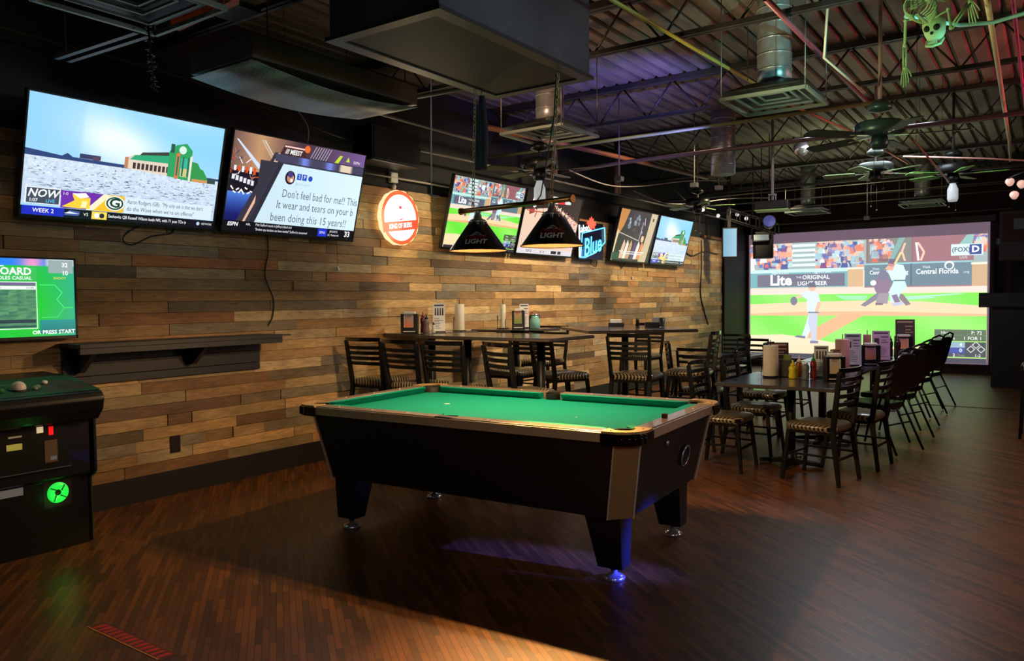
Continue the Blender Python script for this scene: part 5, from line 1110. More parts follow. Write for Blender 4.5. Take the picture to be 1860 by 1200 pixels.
def glow(x0, z0, x1, z1, col, es, nm, par, y=-0.182):
    z0 += 0.105; z1 += 0.105; x0 -= 0.02; x1 -= 0.02
    MB().box((x0, y, z0), (x1, y+0.004, z1)).build(nm, mat('glow_%d_%d_%d' % col, rgb(*col), 0.4, emit=rgb(*col) if es else None, es=es), par)
glow(0.06, 0.62, 0.095, 0.655, (214, 190, 150), 0.8, 'coin_slot', door); glow(0.125, 0.60, 0.15, 0.65, (230, 20, 24), 0.9, 'credit_light', door)
glow(-0.10, 0.54, -0.02, 0.575, (176, 170, 80), 0.35, 'bill_slot', door); glow(-0.09, 0.61, -0.02, 0.62, (150, 140, 110), 0.3, 'bill_guide', door)
glow(-0.17, 0.50, -0.145, 0.57, (200, 210, 220), 0.5, 'card_reader', door); glow(0.10, 0.44, 0.17, 0.57, (90, 66, 44), 0.15, 'instruction_label', door)
glow(0.13, 0.452, 0.165, 0.475, (150, 156, 156), 0.3, 'small_label', door); glow(-0.176, 0.455, -0.17, 0.461, (240, 240, 240), 1.0, 'screw_light', door); glow(-0.176, 0.405, -0.17, 0.411, (240, 240, 240), 1.0, 'screw_light', door)
glow(-0.12, 0.265, 0.0, 0.31, (120, 122, 124), 0.25, 'serial_plate', AC, -0.126)
GB_ = mat('green_badge_light', rgb(30, 230, 60), 0.4, emit=(0.02, 0.8, 0.08, 1), es=0.8)
b = MB(Matrix.Translation((0.17, -0.125, 0.345)) @ Matrix.Rotation(R_(90), 4, 'X')); pts = []
b.lathe([(0.018, 0.0), (0.022, 0.008), (0.05, 0.010), (0.062, 0.0)], 24, cap=False); bd = b.build('lit_badge', GB_, AC)
MB().box((0.09, -0.122, 0.26), (0.25, -0.119, 0.42)).build('badge_plate', mat('dark_maroon', rgb(30, 8, 12), 0.5), AC)
for a in (0.6, 2.2, 3.9, 5.3): MB().bar((0.17+0.02*math.cos(a), -0.134, 0.345+0.02*math.sin(a)), (0.17+0.055*math.cos(a+.3), -0.134, 0.345+0.055*math.sin(a+.3)), 0.006).build('badge_detail', mat('dark_green', rgb(8, 60, 14), 0.5), bd)
for sx in (-1, 1):
    b = MB(); b.prism([(-0.10, 0.0), (0.44, 0.0), (0.44, 0.92), (-0.18, 0.88), (-0.18, 0.44), (-0.10, 0.40)], min(sx*HW, sx*(HW+0.02)), max(sx*HW, sx*(HW+0.02)), 'x'); sp_ = b.build('side_panel', M_AB, AC, bevel=0.004)
    MB().tube([(sx*(HW+0.015), -0.182, 0.44), (sx*(HW+0.015), -0.112, 0.40), (sx*(HW+0.015), -0.104, 0.01)], 0.004, 6).build('edge_molding', mat('dull_green_strip', rgb(90, 110, 70), 0.4), sp_)
light('badge_glow', 'POINT', (-4.80, 2.19, 0.3), 0.12, (0.1, 1.0, 0.15), size=0.03)
# stand for the television behind the cabinet
cord('power_cable', 'black cord dropping behind the arcade cabinet from its television', [(XW, 1.9, 1.24), (XW+0.02, 1.88, 1.1), (XW, 1.9, 0.95)], 0.006)

# warning tape on the floor
t = thing('floor_tape', 'worn red and yellow warning strip stuck on the floor at lower left', 'tape', (-3.29, 1.755, 0.0))
MB().box((-0.30, -0.035, 0.0), (0.30, 0.035, 0.0012)).build('strip', mat('orange_brown_tape', rgb(96, 40, 16), 0.5), t)
r = random.Random(2); b = MB()
for k in range(13):
    x = -0.27+k*0.043; b.add([(x, -0.026, 0.0016), (x+0.02, -0.026, 0.0016), (x+0.03+r.uniform(0, .01), 0.03, 0.0016), (x+0.006, 0.026, 0.0016)], [(0, 1, 2, 3)])
b.build('red_marks', mat('red_tape_print', rgb(196, 44, 24), 0.5), t)
MB().box((-0.30, -0.038, 0.0012), (0.28, -0.031, 0.0018)).build('yellow_edge', mat('yellow_tape_print', rgb(200, 130, 40), 0.5), t)

# ------------------------------------------------------------------ hanging equipment
t = thing('air_cleaner', 'huge black rectangular box hanging from the roof over the pool table', 'ventilation box', (-2.88, 3.70, 2.90))
M_BOX = mat('black_sheet_metal', rgb(72, 78, 82), 0.42, 0.1, noise=0.35, nscale=2.2, bump=0.05)
MB().box((-0.39, -0.75, 0.0), (0.39, 0.75, 0.80)).build('casing', M_BOX, t, bevel=0.004)
b = MB(); 
b.box((-0.41, -0.77, -0.012), (0.41, -0.70, 0.012)); b.box((-0.41, 0.70, -0.012), (0.41, 0.77, 0.012)); b.box((-0.41, -0.70, -0.012), (-0.33, 0.70, 0.012)); b.box((0.33, -0.70, -0.012), (0.41, 0.70, 0.012)); b.build('bottom_flange', mat('dark_flange', rgb(40, 43, 44), 0.45, 0.1), t)
MB().box((-0.33, -0.70, -0.004), (0.33, 0.70, 0.003)).build('bottom_panel', mat('dull_black_panel', rgb(26, 27, 25), 0.6, 0.1, noise=0.4, nscale=3), t)
MB().box((-0.14, -0.14, 0.8), (0.14, 0.14, 0.85)).build('top_hanger', M_STEELP, t)

t = thing('mesh_diffuser', 'long duct end box with sagging wire mesh above the left televisions', 'duct', (-4.19, 3.62, 2.90))
MB().box((-0.31, -0.72, 0.012), (0.31, 0.72, 0.15)).build('duct_box', mat('dull_duct_metal', rgb(84, 78, 62), 0.5, 0.4, noise=0.35, nscale=4), t, bevel=0.003)
def mesh_mat():
    m = bpy.data.materials.new('expanded_mesh'); m.use_nodes = True; nt = m.node_tree; L = nt.links; b = nt.nodes['Principled BSDF']
    tc = nt.nodes.new('ShaderNodeTexCoord'); v = nt.nodes.new('ShaderNodeTexVoronoi'); v.inputs['Scale'].default_value = 48; v.inputs['Randomness'].default_value = 0.15
    cr = nt.nodes.new('ShaderNodeValToRGB'); cr.color_ramp.elements[0].position = 0.3; cr.color_ramp.elements[0].color = rgb(16, 16, 16); cr.color_ramp.elements[1].position = 0.5; cr.color_ramp.elements[1].color = rgb(120, 124, 118)
    L.new(tc.outputs['Object'], v.inputs['Vector']); L.new(v.outputs['Distance'], cr.inputs[0]); L.new(cr.outputs[0], b.inputs['Base Color']); b.inputs['Roughness'].default_value = 0.5; b.inputs['Metallic'].default_value = 0.3
    return m
b = MB(); N = 24; vs = []
for i in range(N+1):
    y = -0.72+1.44*i/N; s_ = -0.05*math.sin(PI*min(1, max(0, i/N)))
    vs += [(-0.31, y, s_-0.002), (0.31, y, s_-0.002)]
    if i: b.f = b.f
b.add(vs, [(2*i, 2*i+1, 2*i+3, 2*i+2) for i in range(N)], True); o = b.build('wire_mesh', mesh_mat(), t); sd = o.modifiers.new('t', 'SOLIDIFY'); sd.thickness = 0.003
b = MB()
for (x, y) in ((-0.3, -0.6), (0.3, -0.6), (-0.3, 0.6), (0.3, 0.6)): b.tube([(x, y, 0.15), (x, y, 0.85)], 0.005, 6)
b.build('hanger_rod', M_STEELP, t)

def vent(x, y, z, s, label, dr=0.13, ztop=Z_C, lean=(0, 0), rods=True, group=None):
    t = thing('air_vent', label, 'air vent', (x, y, z)); h = s/2
    M_V = mat('dark_vent_metal', rgb(14, 15, 15), 0.5, 0.2)
    b = MB(); 
    for (a, zz, w_) in ((h, 0.0, 0.022), (h*0.74, 0.018, 0.014), (h*0.5, 0.03, 0.012), (h*0.3, 0.04, 0.01)):
        P = [(-a, -a), (a, -a), (a, a), (-a, a)]
        for p, q in zip(P, P[1:]+P[:1]): b.bar((p[0], p[1], zz), (q[0], q[1], zz), 0.022 if a == h else 0.014, w_)
    b.build('louvre_frame', mat('green_lit_vent_edge', rgb(120, 132, 120), 0.45, 0.3), t)  # greenish light on the rings is put into their colour
    b = MB(); b.frust([(-h, -h, 0.05), (h, -h, 0.05), (h, h, 0.05), (-h, h, 0.05)][::1], [(-dr, -dr, 0.13), (dr, -dr, 0.13), (dr, dr, 0.13), (-dr, dr, 0.13)]); b.build('plenum', M_V, t)
    H_ = ztop-z
    b = MB(); prof = [(dr*0.93, 0.0)]; n = max(3, int((H_-0.1)/0.11))
    pts = [(0+lean[0]*i/n, 0+lean[1]*i/n, 0.12+(H_-0.12)*i/n) for i in range(n+1)]
    b.tube(pts, dr*0.93, 28)
    for p in pts[1:-1]: b.tube([(p[0], p[1], p[2]-0.005), (p[0], p[1], p[2]+0.005)], dr*0.96, 28)
    b.build('duct', M_GALV, t)
    if rods:
        for sx in (-1, 1):
            for sy in (-1, 1): MB().tube([(sx*h*0.98, sy*h*0.98, 0.0), (sx*h*0.98, sy*h*0.98, H_)], 0.0042, 6).build('hanger_rod', mat('thin_rod_metal', rgb(120, 120, 116), 0.4, 0.6), t)
    return t
vent(-1.77, 6.02, 2.95, 0.62, 'nearer right square air vent with a cyan-lit round duct', 0.135, 3.75, (0.0, 0.0))
vent(-3.76, 5.98, 2.95, 0.64, 'square air vent with round duct behind the big black box', 0.135)
vent(-3.60, 14.25, 2.95, 0.62, 'far left square air vent with a violet-lit duct above the screen', 0.13)
vent(-1.80, 14.30, 2.95, 0.62, 'far right square air vent with a violet-lit duct above the screen', 0.13)
t = thing('round_duct', 'short round metal duct with violet shine in mid ceiling', 'duct', (-3.35, 9.3, 2.97)); b = MB(); b.tube([(0, 0, 0), (0, 0, 0.78)], 0.145, 28, col=None)
for k in range(1, 7): b.tube([(0, 0, 0.11*k), (0, 0, 0.11*k+0.01)], 0.149, 28)
b.build('duct', M_GALV, t)
# vent group at the upper left corner
t = vent(-3.76, 2.1, 2.95, 0.64, 'square air vent at the top left edge near the orange beam', 0.13)
t = thing('strut_channel', 'pair of dull metal strut channels at the upper left above the leftmost television', 'strut', (0, 0, 0))
for dy in (0, 0.07): MB().bar((-4.95, 2.30+dy, 2.96), (-4.13, 2.34+dy, 2.96), 0.03).build('channel', mat('dull_purple_steel', rgb(92, 86, 92), 0.5, 0.4), t)
MB().tube([(-4.9, 2.33, 2.97), (-4.9, 2.33, 3.74)], 0.005, 6).build('hanger_rod', M_STEELP, t); MB().tube([(-4.1, 2.33, 2.97), (-4.1, 2.33, 3.74)], 0.005, 6).build('hanger_rod', M_STEELP, t)
o = MB().bar((-4.02, 2.50, 3.02), (-3.42, 2.46, 3.02), 0.05, 0.07).build('orange_beam', mat('orange_primer', rgb(190, 84, 40), 0.6, noise=0.3, nscale=8)); tag(o, 'short orange painted beam between the top left vent and the tilted duct', 'beam')
t = thing('flexible_duct', 'tilted shiny duct next to the orange beam at the top left', 'duct', (-3.70, 2.62, 3.08)); MB().tube([(0, 0, 0), (-0.08, -0.01, 0.2), (-0.2, -0.03, 0.66)], 0.08, 20).build('duct', M_GALV, t)
MB().box((-0.12, -0.12, -0.03), (0.12, 0.12, 0.0)).build('collar', mat('dark_vent_metal'), t)
for (x, y, s_) in ((-4.55, 6.9, 0), (-4.3, 10.9, 0)):
    pass

# ceiling fans
def fan(x, y, z, label, rot=0, lit=False, col=(60, 84, 84), bl=(38, 48, 40), blen=0.6):
    t = thing('ceiling_fan', label, 'ceiling fan', (x, y, z), R_(rot))
    mb_ = mat('fan_body_%d' % col[0], rgb(*col), 0.35, 0.5); mbl = mat('fan_blade_%d' % bl[0], rgb(*bl), 0.5)
    MB().lathe([(0.06, -0.03), (0.165, -0.02), (0.18, 0.0), (0.18, 0.055), (0.16, 0.075), (0.06, 0.09)], 36).build('motor_housing', mb_, t)
    MB().tube([(0, 0, 0.09), (0, 0, 3.74-z)], 0.014, 12).build('down_rod', M_COND if not lit else M_STEELP, t)
    MB().lathe([(0.03, 0.15), (0.085, 0.17), (0.09, 0.2), (0.04, 0.24)], 24).build('canopy_ring', mb_, t)
    MB().lathe([(0.001, -0.13), (0.05, -0.125), (0.07, -0.08), (0.055, -0.03)], 24).build('switch_housing', mb_, t)
    for k in range(5):
        a = R_(72*k); T = Matrix.Rotation(a, 4, 'Z')
        b = MB(T); b.bar((0.1, 0, -0.025), (0.26, 0, -0.03), 0.03, 0.008); br = b.build('blade_arm', M_CHROME if not lit else M_BLACK, t)
        b = MB(T @ Matrix.Rotation(R_(9), 4, 'X')); b.prism([(0.2, -0.055), (blen, -0.07), (blen+0.03, -0.04), (blen+0.03, 0.04), (blen, 0.07), (0.2, 0.055)], -0.034, -0.026); b.build('blade', mbl, br)
    if lit:
        MB().lathe([(0.001, -0.33), (0.045, -0.33), (0.055, -0.3), (0.055, -0.2), (0.035, -0.15), (0.03, -0.13)], 24).build('jar_globe', mat('frosted_jar', rgb(190, 196, 200), 0.2, emit=(0.75, 0.85, 0.9, 1), es=0.35), t)
    for (px, L_) in ((0.03, 0.42), (-0.035, 0.38)):
        b = MB(); b.tube([(px, 0.02, -0.12), (px, 0.02, -L_)], 0.0018, 5); b.ball((px, 0.02, -L_-0.008), 0.01, 8); b.build('pull_chain', mat('thin_rod_metal'), t)
    return t
fan(-1.12, 6.52, 2.72, 'teal-lit ceiling fan hanging right of the nearer air vent', 12, False, (70, 104, 104), (30, 40, 34))
fan(-4.05, 6.25, 2.73, 'dark ceiling fan with jar light hanging above the court television', 20, True, (30, 32, 34), (24, 26, 28), 0.5)
fan(-0.95, 9.9, 2.84, 'ceiling fan with jar light and green blade above the right of the screen', 3, True, (34, 36, 38), (90, 150, 60), 0.5)
fan(-1.62, 9.2, 2.83, 'ceiling fan with pale green striped blades behind the teal-lit fan', 40, False, (44, 50, 46), (120, 150, 100), 0.5)
fan(-4.35, 11.0, 2.85, 'ceiling fan with one green blade above the far televisions', 15, False, (34, 34, 34), (110, 150, 90), 0.5)

# projector
t = thing('projector', 'black projector hanging on a pink-lit pole facing the screen', 'projector', (-2.93, 9.9, 2.56), R_(10))
MB().box((-0.2, -0.15, 0), (0.2, 0.15, 0.11)).build('case', M_BLKPL, t, bevel=0.012)
MB(Matrix.Translation((-0.08, 0.15, 0.055)) @ Matrix.Rotation(R_(-90), 4, 'X')).lathe([(0.045, 0), (0.045, 0.03), (0.035, 0.035), (0.001, 0.03)], 20).build('lens', M_BLKGL, t)
MB().tube([(0, 0, 0.11), (0, 0, 1.18)], 0.018, 10).build('pole', mat('pink_lit_pole', rgb(170, 160, 166), 0.4, 0.3), t)
b = MB(); 
for sx in (-0.04, 0.04): b.bar((sx, 0, 0.1), (sx, 0, 0.2), 0.012)
b.box((-0.05, -0.04, 0.19), (0.05, 0.04, 0.2)); b.build('mount', M_CHROME, t)
MB().box((-0.2, -0.152, -0.012), (0.2, 0.12, 0.0)).build('lit_underside', mat('lime_lit_edge', rgb(150, 180, 90), 0.4), t)  # green light under the case is put in as a coloured strip

# stage lights on a small truss in front of the dark corner
t = thing('lighting_truss', 'small tangled metal truss frame near the screen top left corner', 'truss', (-3.95, 12.4, 2.60), R_(40))
b = MB()
for z0 in (0, 0.16):
    for y0 in (0, 0.14): b.tube([(-0.4, y0, z0+0.12), (0.4, y0, z0-0.12)], 0.009, 6)
for k in range(6):
    x = -0.4+0.16*k; zz = 0.12-0.3*(x+0.4)
    b.tube([(x, 0, zz), (x, 0, zz+0.16)], 0.007, 6); b.tube([(x, 0.14, zz), (x, 0.14, zz+0.16)], 0.007, 6); b.tube([(x, 0, zz+0.16), (x, 0.14, zz+0.16)], 0.007, 6)
b.build('frame', mat('thin_rod_metal'), t); MB().tube([(0, 0.07, 0.16), (0, 0.07, 1.15)], 0.01, 6).build('hanger_rod', M_STEELP, t)
t = thing('stage_light', 'pale rectangular flood light tilted toward the viewer beside the truss', 'stage light', (-3.72, 12.0, 2.36), R_(20))
MB(Matrix.Rotation(R_(-50), 4, 'X')).box((-0.13, -0.03, -0.09), (0.13, 0.05, 0.09)).build('housing', M_BLKPL, t, bevel=0.01)
MB(Matrix.Rotation(R_(-50), 4, 'X')).box((-0.11, -0.035, -0.07), (0.11, -0.03, 0.07)).build('lens_panel', mat('pale_lens', rgb(150, 160, 156), 0.3, emit=(0.6, 0.7, 0.65, 1), es=0.3), t)
MB().tube([(-0.14, 0, 0), (-0.14, 0, 0.16), (0, 0, 0.2), (0.14, 0, 0.16), (0.14, 0, 0)], 0.008, 6).build('yoke', M_BLACK, t); MB().tube([(0, 0, 0.2), (0, 0, 1.39)], 0.008, 6).build('hanger_rod', M_STEELP, t)
t = thing('stage_light', 'round blue faced stage light just left of the projector', 'stage light', (-3.3, 11.0, 2.52), R_(20))
MB(Matrix.Rotation(R_(80), 4, 'X')).lathe([(0.07, -0.12), (0.085, 0.0), (0.09, 0.05)], 20).build('housing', M_BLKPL, t)
MB(Matrix.Rotation(R_(80), 4, 'X')).lathe([(0.08, 0.051), (0.001, 0.055)], 20, cap=False).build('lens_panel', mat('blue_lens', rgb(60, 60, 130), 0.3, emit=(0.2, 0.2, 0.8, 1), es=0.25), t)
MB().tube([(0, 0, 0.08), (0, 0, 1.23)], 0.008, 6).build('hanger_rod', M_STEELP, t)
t = thing('string_light', 'string of round white bulbs drooping in front of the dark far corner', 'string light', (0, 0, 0))
SB = [(-4.59, 11.25, 2.90), (-4.54, 11.3, 2.90), (-4.62, 11.9, 2.87), (-4.55, 12.4, 2.81), (-4.3, 12.6, 2.83), (-4.2, 12.75, 2.77)]
b = MB(); b.tube([(-4.75, 10.8, 3.2)]+SB+[(-3.9, 12.9, 3.1)], 0.004, 6); b.build('wire', M_CORD, t)
for p in SB: MB().ball(p, 0.032, 12).build('bulb', mat('soft_white_bulb', rgb(230, 230, 226), 0.3, emit=(0.9, 0.9, 0.86, 1), es=0.75), t)
t = thing('mirror_ball', 'small dark mirror ball hanging between the ceiling joists', 'mirror ball', (-2.4, 9.2, 3.16)); MB().ball((0, 0, 0), 0.085, 16).build('ball', M_CHROME, t); MB().tube([(0, 0, 0.08), (0, 0, 0.57)], 0.003, 6).build('wire', M_CORD, t)
t = thing('light_cluster', 'cluster of pinkish round lamps hanging at the right edge', 'lamp', (-0.24, 9.5, 2.58))
PKB = mat('pinkish_lamp_face', rgb(236, 190, 170), 0.3, emit=(1.0, 0.6, 0.5, 1), es=0.5)
for k, (x, y, z_) in enumerate([(-0.16, 0, 0.05), (-0.06, 0.02, 0.02), (0.06, 0, -0.03), (-0.12, -0.02, -0.09), (0.04, 0.02, 0.09), (0.14, 0, 0.07), (0.02, 0, -0.17)]):
    MB(Matrix.Translation((x, y, z_)) @ Matrix.Rotation(R_(70), 4, 'X')).lathe([(0.001, -0.06), (0.03, -0.05), (0.042, 0.0), (0.036, 0.012), (0.001, 0.016)], 16).build('lamp_head', PKB if k % 3 != 2 else M_BRASS, t)
b = MB(); b.tube([(0, 0, 0.1), (0, 0, 1.16)], 0.007, 6); b.tube([(-0.18, 0, 0.08), (0, 0, 0.15), (0.18, 0, 0.08)], 0.008, 6); b.tube([(0, 0, 0.1), (0, 0, -0.18)], 0.008, 6); b.build('stem', M_BLACK, t)

# pipes, conduits, rods under the deck
def pipe(label, pts, r, col, name='pipe', rough=0.45, metal=0.1):
    return tag(MB().tube(pts, r, 10).build(name, mat('paint_%d_%d_%d' % col, rgb(*col), rough, metal)), label, 'pipe')
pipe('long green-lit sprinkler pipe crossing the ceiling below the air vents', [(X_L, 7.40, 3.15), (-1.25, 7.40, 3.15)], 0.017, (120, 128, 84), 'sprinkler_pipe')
pipe('yellowish pipe running along the ceiling toward the screen past the big box', [(-2.30, 3.3, 3.30), (-2.10, 7.6, 3.30)], 0.014, (190, 190, 90), 'gas_pipe')
pipe('salmon pipe section continuing below the nearer right air vent', [(-2.10, 7.6, 3.30), (-1.85, 9.6, 3.30), (-1.7, 12, 3.3)], 0.014, (190, 120, 96), 'gas_pipe')
pipe('bluish pipe crossing the ceiling over the middle televisions', [(X_L, 8.62, 3.10), (-4.2, 8.42, 3.10), (-1.2, 8.4, 3.10), (X_R, 8.4, 3.10)], 0.022, (110, 90, 100), 'sprinkler_pipe')
pipe('cream conduit descending at the far right of the ceiling', [(-0.348, 5.0, 3.21), (-0.379, 6.9, 3.2), (-0.45, 10.4, 3.2), (-0.50, 12.0, 3.2)], 0.017, (206, 196, 160), 'conduit')
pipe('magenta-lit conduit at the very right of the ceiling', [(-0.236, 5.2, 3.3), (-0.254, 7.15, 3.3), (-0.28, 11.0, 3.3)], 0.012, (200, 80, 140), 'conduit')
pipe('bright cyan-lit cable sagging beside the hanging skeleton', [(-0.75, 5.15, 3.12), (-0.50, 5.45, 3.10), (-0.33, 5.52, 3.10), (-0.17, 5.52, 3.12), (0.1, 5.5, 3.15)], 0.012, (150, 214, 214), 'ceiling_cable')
pipe('bare metal strut pipe running beyond the big black box toward the mesh duct', [(-4.55, 4.45, 3.02), (-3.0, 4.52, 3.02)], 0.016, (150, 140, 128), 'strut_pipe')
pipe('pale bent brace descending to the top of the teal-lit fan', [(-1.30, 5.70, 3.70), (-1.36, 5.80, 3.15), (-1.20, 6.36, 3.0)], 0.009, (206, 196, 170), 'brace_wire')
pipe('rusty timber-coloured angle running under the deck at mid ceiling', [(-4.75, 6.3, 3.22), (-4.45, 8.6, 3.22), (-4.2, 11.0, 3.22)], 0.028, (120, 70, 48), 'angle_iron')
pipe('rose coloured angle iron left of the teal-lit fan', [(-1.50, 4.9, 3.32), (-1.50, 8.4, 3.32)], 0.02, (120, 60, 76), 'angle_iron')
def hung_pipe(label, pts, r, col, at):
    t = thing('hung_conduit', label, 'pipe', (0, 0, 0))
    MB().tube(pts, r, 8).build('pipe', mat('paint_%d_%d_%d' % col, rgb(*col), 0.5, 0.1), t)
    for (x, y, z) in at: MB().tube([(x, y, z), (x, y, 3.76)], 0.002, 5).build('hanger_wire', M_CORD, t)
hung_pipe('thin pink conduit behind the right fan sloping down to the jar light', [(-1.0, 7.3, 2.78), (-0.98, 9.8, 2.72)], 0.009, (176, 130, 120), [(-1.0, 7.5, 2.78), (-0.985, 9.2, 2.74)])
hung_pipe('long thin pinkish conduit reaching toward the lamp cluster', [(-1.35, 9.2, 2.95), (-0.62, 9.3, 2.86), (0.2, 9.3, 2.72)], 0.009, (190, 140, 128), [(-1.2, 9.22, 2.93), (-0.3, 9.3, 2.81)])
pipe('grey pipe along the wall above the middle televisions', [(-5.25, 5.9, 2.98), (-5.25, 14.8, 2.98)], 0.014, (96, 92, 90), 'conduit')
hung_pipe('grey conduit near the wall above the left televisions', [(-4.95, 3.6, 3.15), (-4.95, 6.4, 3.12)], 0.014, (120, 110, 100), [(-4.95, 4.0, 3.14), (-4.95, 6.0, 3.12)])
pipe('rusty timber stub hanging between deck and far televisions', [(-5.1, 9.9, 2.95), (-5.1, 9.9, 3.74)], 0.045, (110, 74, 48), 'timber_block')
pipe('short timber block above the neon sign', [(-5.1, 8.2, 3.0), (-5.1, 8.2, 3.74)], 0.045, (96, 64, 44), 'timber_block')
for i, (x, y, z0, z1, lb) in enumerate([(-4.1, 8.0, 2.86, 3.74, 'thin pale rod hanging in front of the blue-lit deck'), (-3.6, 9.0, 2.86, 3.74, 'short pale rod hanging over the arena television'), (-3.55, 9.7, 2.9, 3.76, 'straight thin rod with box left of the projector'), (-2.4, 13.0, 2.7, 3.76, 'thin rod left of the far right vent')]):
    t = thing('hanging_rod', lb, 'rod', (x, y, 0)); MB().tube([(0, 0, z0), (0, 0, z1)], 0.007, 6).build('rod', mat('thin_rod_metal'), t)
    MB().box((-0.04, -0.04, z0-0.05), (0.04, 0.04, z0)).build('end_box', M_COND if i == 2 else M_STEELP, t)
for y, z_, lb in ((9.6, 2.98, 'loose grey wire looping above the neon sign'), (11.4, 2.92, 'loose grey wire looping above the arena television')):
    cord('ceiling_wire', lb, [(-5.0, y-1.2, z_+0.1), (-4.8, y-0.6, z_-0.03), (-4.6, y, z_), (-4.2, y+0.6, z_+0.1), (-3.8, y+1.2, z_+0.14)], 0.008, M_COND)
for k, (yy, zz) in enumerate([(11.9, 3.05), (12.6, 3.0), (13.3, 2.95)]):
    pipe(['upper', 'middle', 'lower'][k]+' of the three thin rails strung across in front of the far vents', [(-5.3, yy, zz), (-0.2, yy, zz+0.02)], 0.008, (92, 82, 78), 'ceiling_rail')

# greenery garland, cloth, black tinsel
def fuzzy(name, label, pts, col, r, n, cat, seed=1, ln=0.035):
    t = thing(name, label, cat, (0, 0, 0)); rr_ = random.Random(seed)
    MB().tube(pts, r*0.25, 6).build('cord', M_CORD, t); b = MB(); P = [Vector(p) for p in pts]
    for k in range(n):
        u = rr_.random()*(len(P)-1); i = min(int(u), len(P)-2); p = P[i].lerp(P[i+1], u-i)
        d = Vector((rr_.uniform(-1, 1), rr_.uniform(-1, 1), rr_.uniform(-1.2, 0.3))).normalized()*ln*rr_.uniform(0.6, 1.2); s = d.cross(Vector((0, 0, 1))).normalized()*0.006
        b.add([p-s, p+s, p+d*0.6+s*0.8, p+d, p+d*0.6-s*0.8], [(0, 1, 2, 3, 4)])
    b.build('strands', mat('strand_%d_%d' % (col[0], col[1]), rgb(*col), 0.5), t)
    return t
fuzzy('garland', 'black tinsel strand hanging in front of the leftmost television', [(-3.98, 2.32, 2.95), (-3.98, 2.33, 2.80), (-3.97, 2.34, 2.62)], (30, 40, 38), 0.02, 130, 'garland', 3, 0.03)
fuzzy('garland', 'green sprig of leaves twined on the right lamp chain', [(-2.61, 4.24, 2.88), (-2.62, 4.25, 2.7), (-2.66, 4.24, 2.52)], (110, 190, 130), 0.02, 90, 'garland', 5, 0.04)
t = thing('hanging_cloth', 'dark crumpled cloth hanging behind the left lamp chain', 'cloth', (-3.22, 4.25, 2.5))
b = MB(); N = 14; rings = []
for k in range(9):
    f = k/8; rr0 = 0.02+0.045*f*(1.3-0.6*f); rings.append([((rr0*(1+0.35*math.sin(3*a+f*4)))*math.cos(a), (rr0*(0.6+0.3*math.cos(2*a+f)))*math.sin(a), 0.36-0.5*f) for a in [2*PI*j/N for j in range(N)]])
b.add([v for R in rings for v in R], [(i*N+j, i*N+(j+1) % N, (i+1)*N+(j+1) % N, (i+1)*N+j) for i in range(8) for j in range(N)], True); b.add(rings[-1], [tuple(reversed(range(N)))])
b.build('cloth_folds', mat('slate_cloth', rgb(52, 60, 66), 0.8, noise=0.3, nscale=30), t); MB().tube([(0, 0, 0.35), (0.005, 0, 0.395)], 0.004, 6).build('hook', M_BRASS, t)

# skeleton decoration
M_BONE = mat('greenish_bone_plastic', rgb(160, 192, 146), 0.5)
SK = thing('skeleton_decoration', 'greenish plastic skeleton hanging face down from the roof at the upper right', 'skeleton', (-0.60, 4.52, 2.93), R_(-8))
b = MB()   # torso lies along local y, head toward +y
sp_pts = [(0, -0.32+0.04*k, 0.10-0.02*math.sin(k*0.4)) for k in range(14)]
b.tube(sp_pts, 0.009, 6)
for p in sp_pts: b.ball(p, 0.014, 8)
b.build('spine', M_BONE, SK)
b = MB()
for k in range(8):
    y = -0.02+0.026*k; w_ = 0.075-0.0045*abs(k-3)**1.2-(0.012 if k == 7 else 0)
    for sx in (-1, 1): b.tube([(sx*w_*math.sin(a), y-0.012*math.sin(a), 0.085-0.055*(1-math.cos(a))) for a in [PI*j/9 for j in range(9)]], 0.0042, 5)
b.bar((0, -0.02, -0.02), (0, 0.15, -0.02), 0.016, 0.006)
b.build('rib_cage', M_BONE, SK)
b = MB(); 
for sx in (-1, 1):
    b.tube([(sx*0.01, 0.17, -0.01), (sx*0.06, 0.185, 0.02), (sx*0.105, 0.175, 0.03)], 0.005, 6)
    b.add([(sx*0.04, 0.17, 0.085), (sx*0.09, 0.175, 0.07), (sx*0.06, 0.09, 0.085)], [(0, 1, 2)])
b.build('collar_bones', M_BONE, SK)
b = MB(Matrix.Translation((0.0, 0.30, -0.03)) @ Matrix.Rotation(R_(12), 4, 'X') @ Matrix.Scale(1.12, 4)); b.ball((0, 0.0, 0.03), 0.052, 20, 1.12); b.lathe([(0.05, 0.0), (0.046, -0.03), (0.034, -0.055), (0.03, -0.06)], 16, (0, 0.006, 0.02)); sk = b.build('skull', M_BONE, SK)
M_SKD = mat('socket_black', rgb(8, 12, 10), 0.8)
b = MB(Matrix.Translation((0.0, 0.30, -0.03)) @ Matrix.Rotation(R_(12), 4, 'X') @ Matrix.Scale(1.12, 4))
SKM = b.M
for sx in (-1, 1): MB(SKM).ball((sx*0.021, -0.044, 0.016), 0.0155, 10).build('eye_socket', M_SKD, sk)
MB(SKM).ball((0, -0.05, -0.008), 0.008, 8).build('nose_hole', M_SKD, sk)
b = MB(Matrix.Translation((0.0, 0.30, -0.03)) @ Matrix.Rotation(R_(12), 4, 'X') @ Matrix.Scale(1.12, 4)); b.tube([(-0.036, 0.012, -0.035), (-0.03, -0.03, -0.062), (0, -0.045, -0.068), (0.03, -0.03, -0.062), (0.036, 0.012, -0.035)], 0.007, 6)
for k in range(7): b.box((-0.021+k*0.0062, -0.047, -0.058), (-0.0165+k*0.0062, -0.04, -0.046))
b.build('jaw', M_BONE, sk)
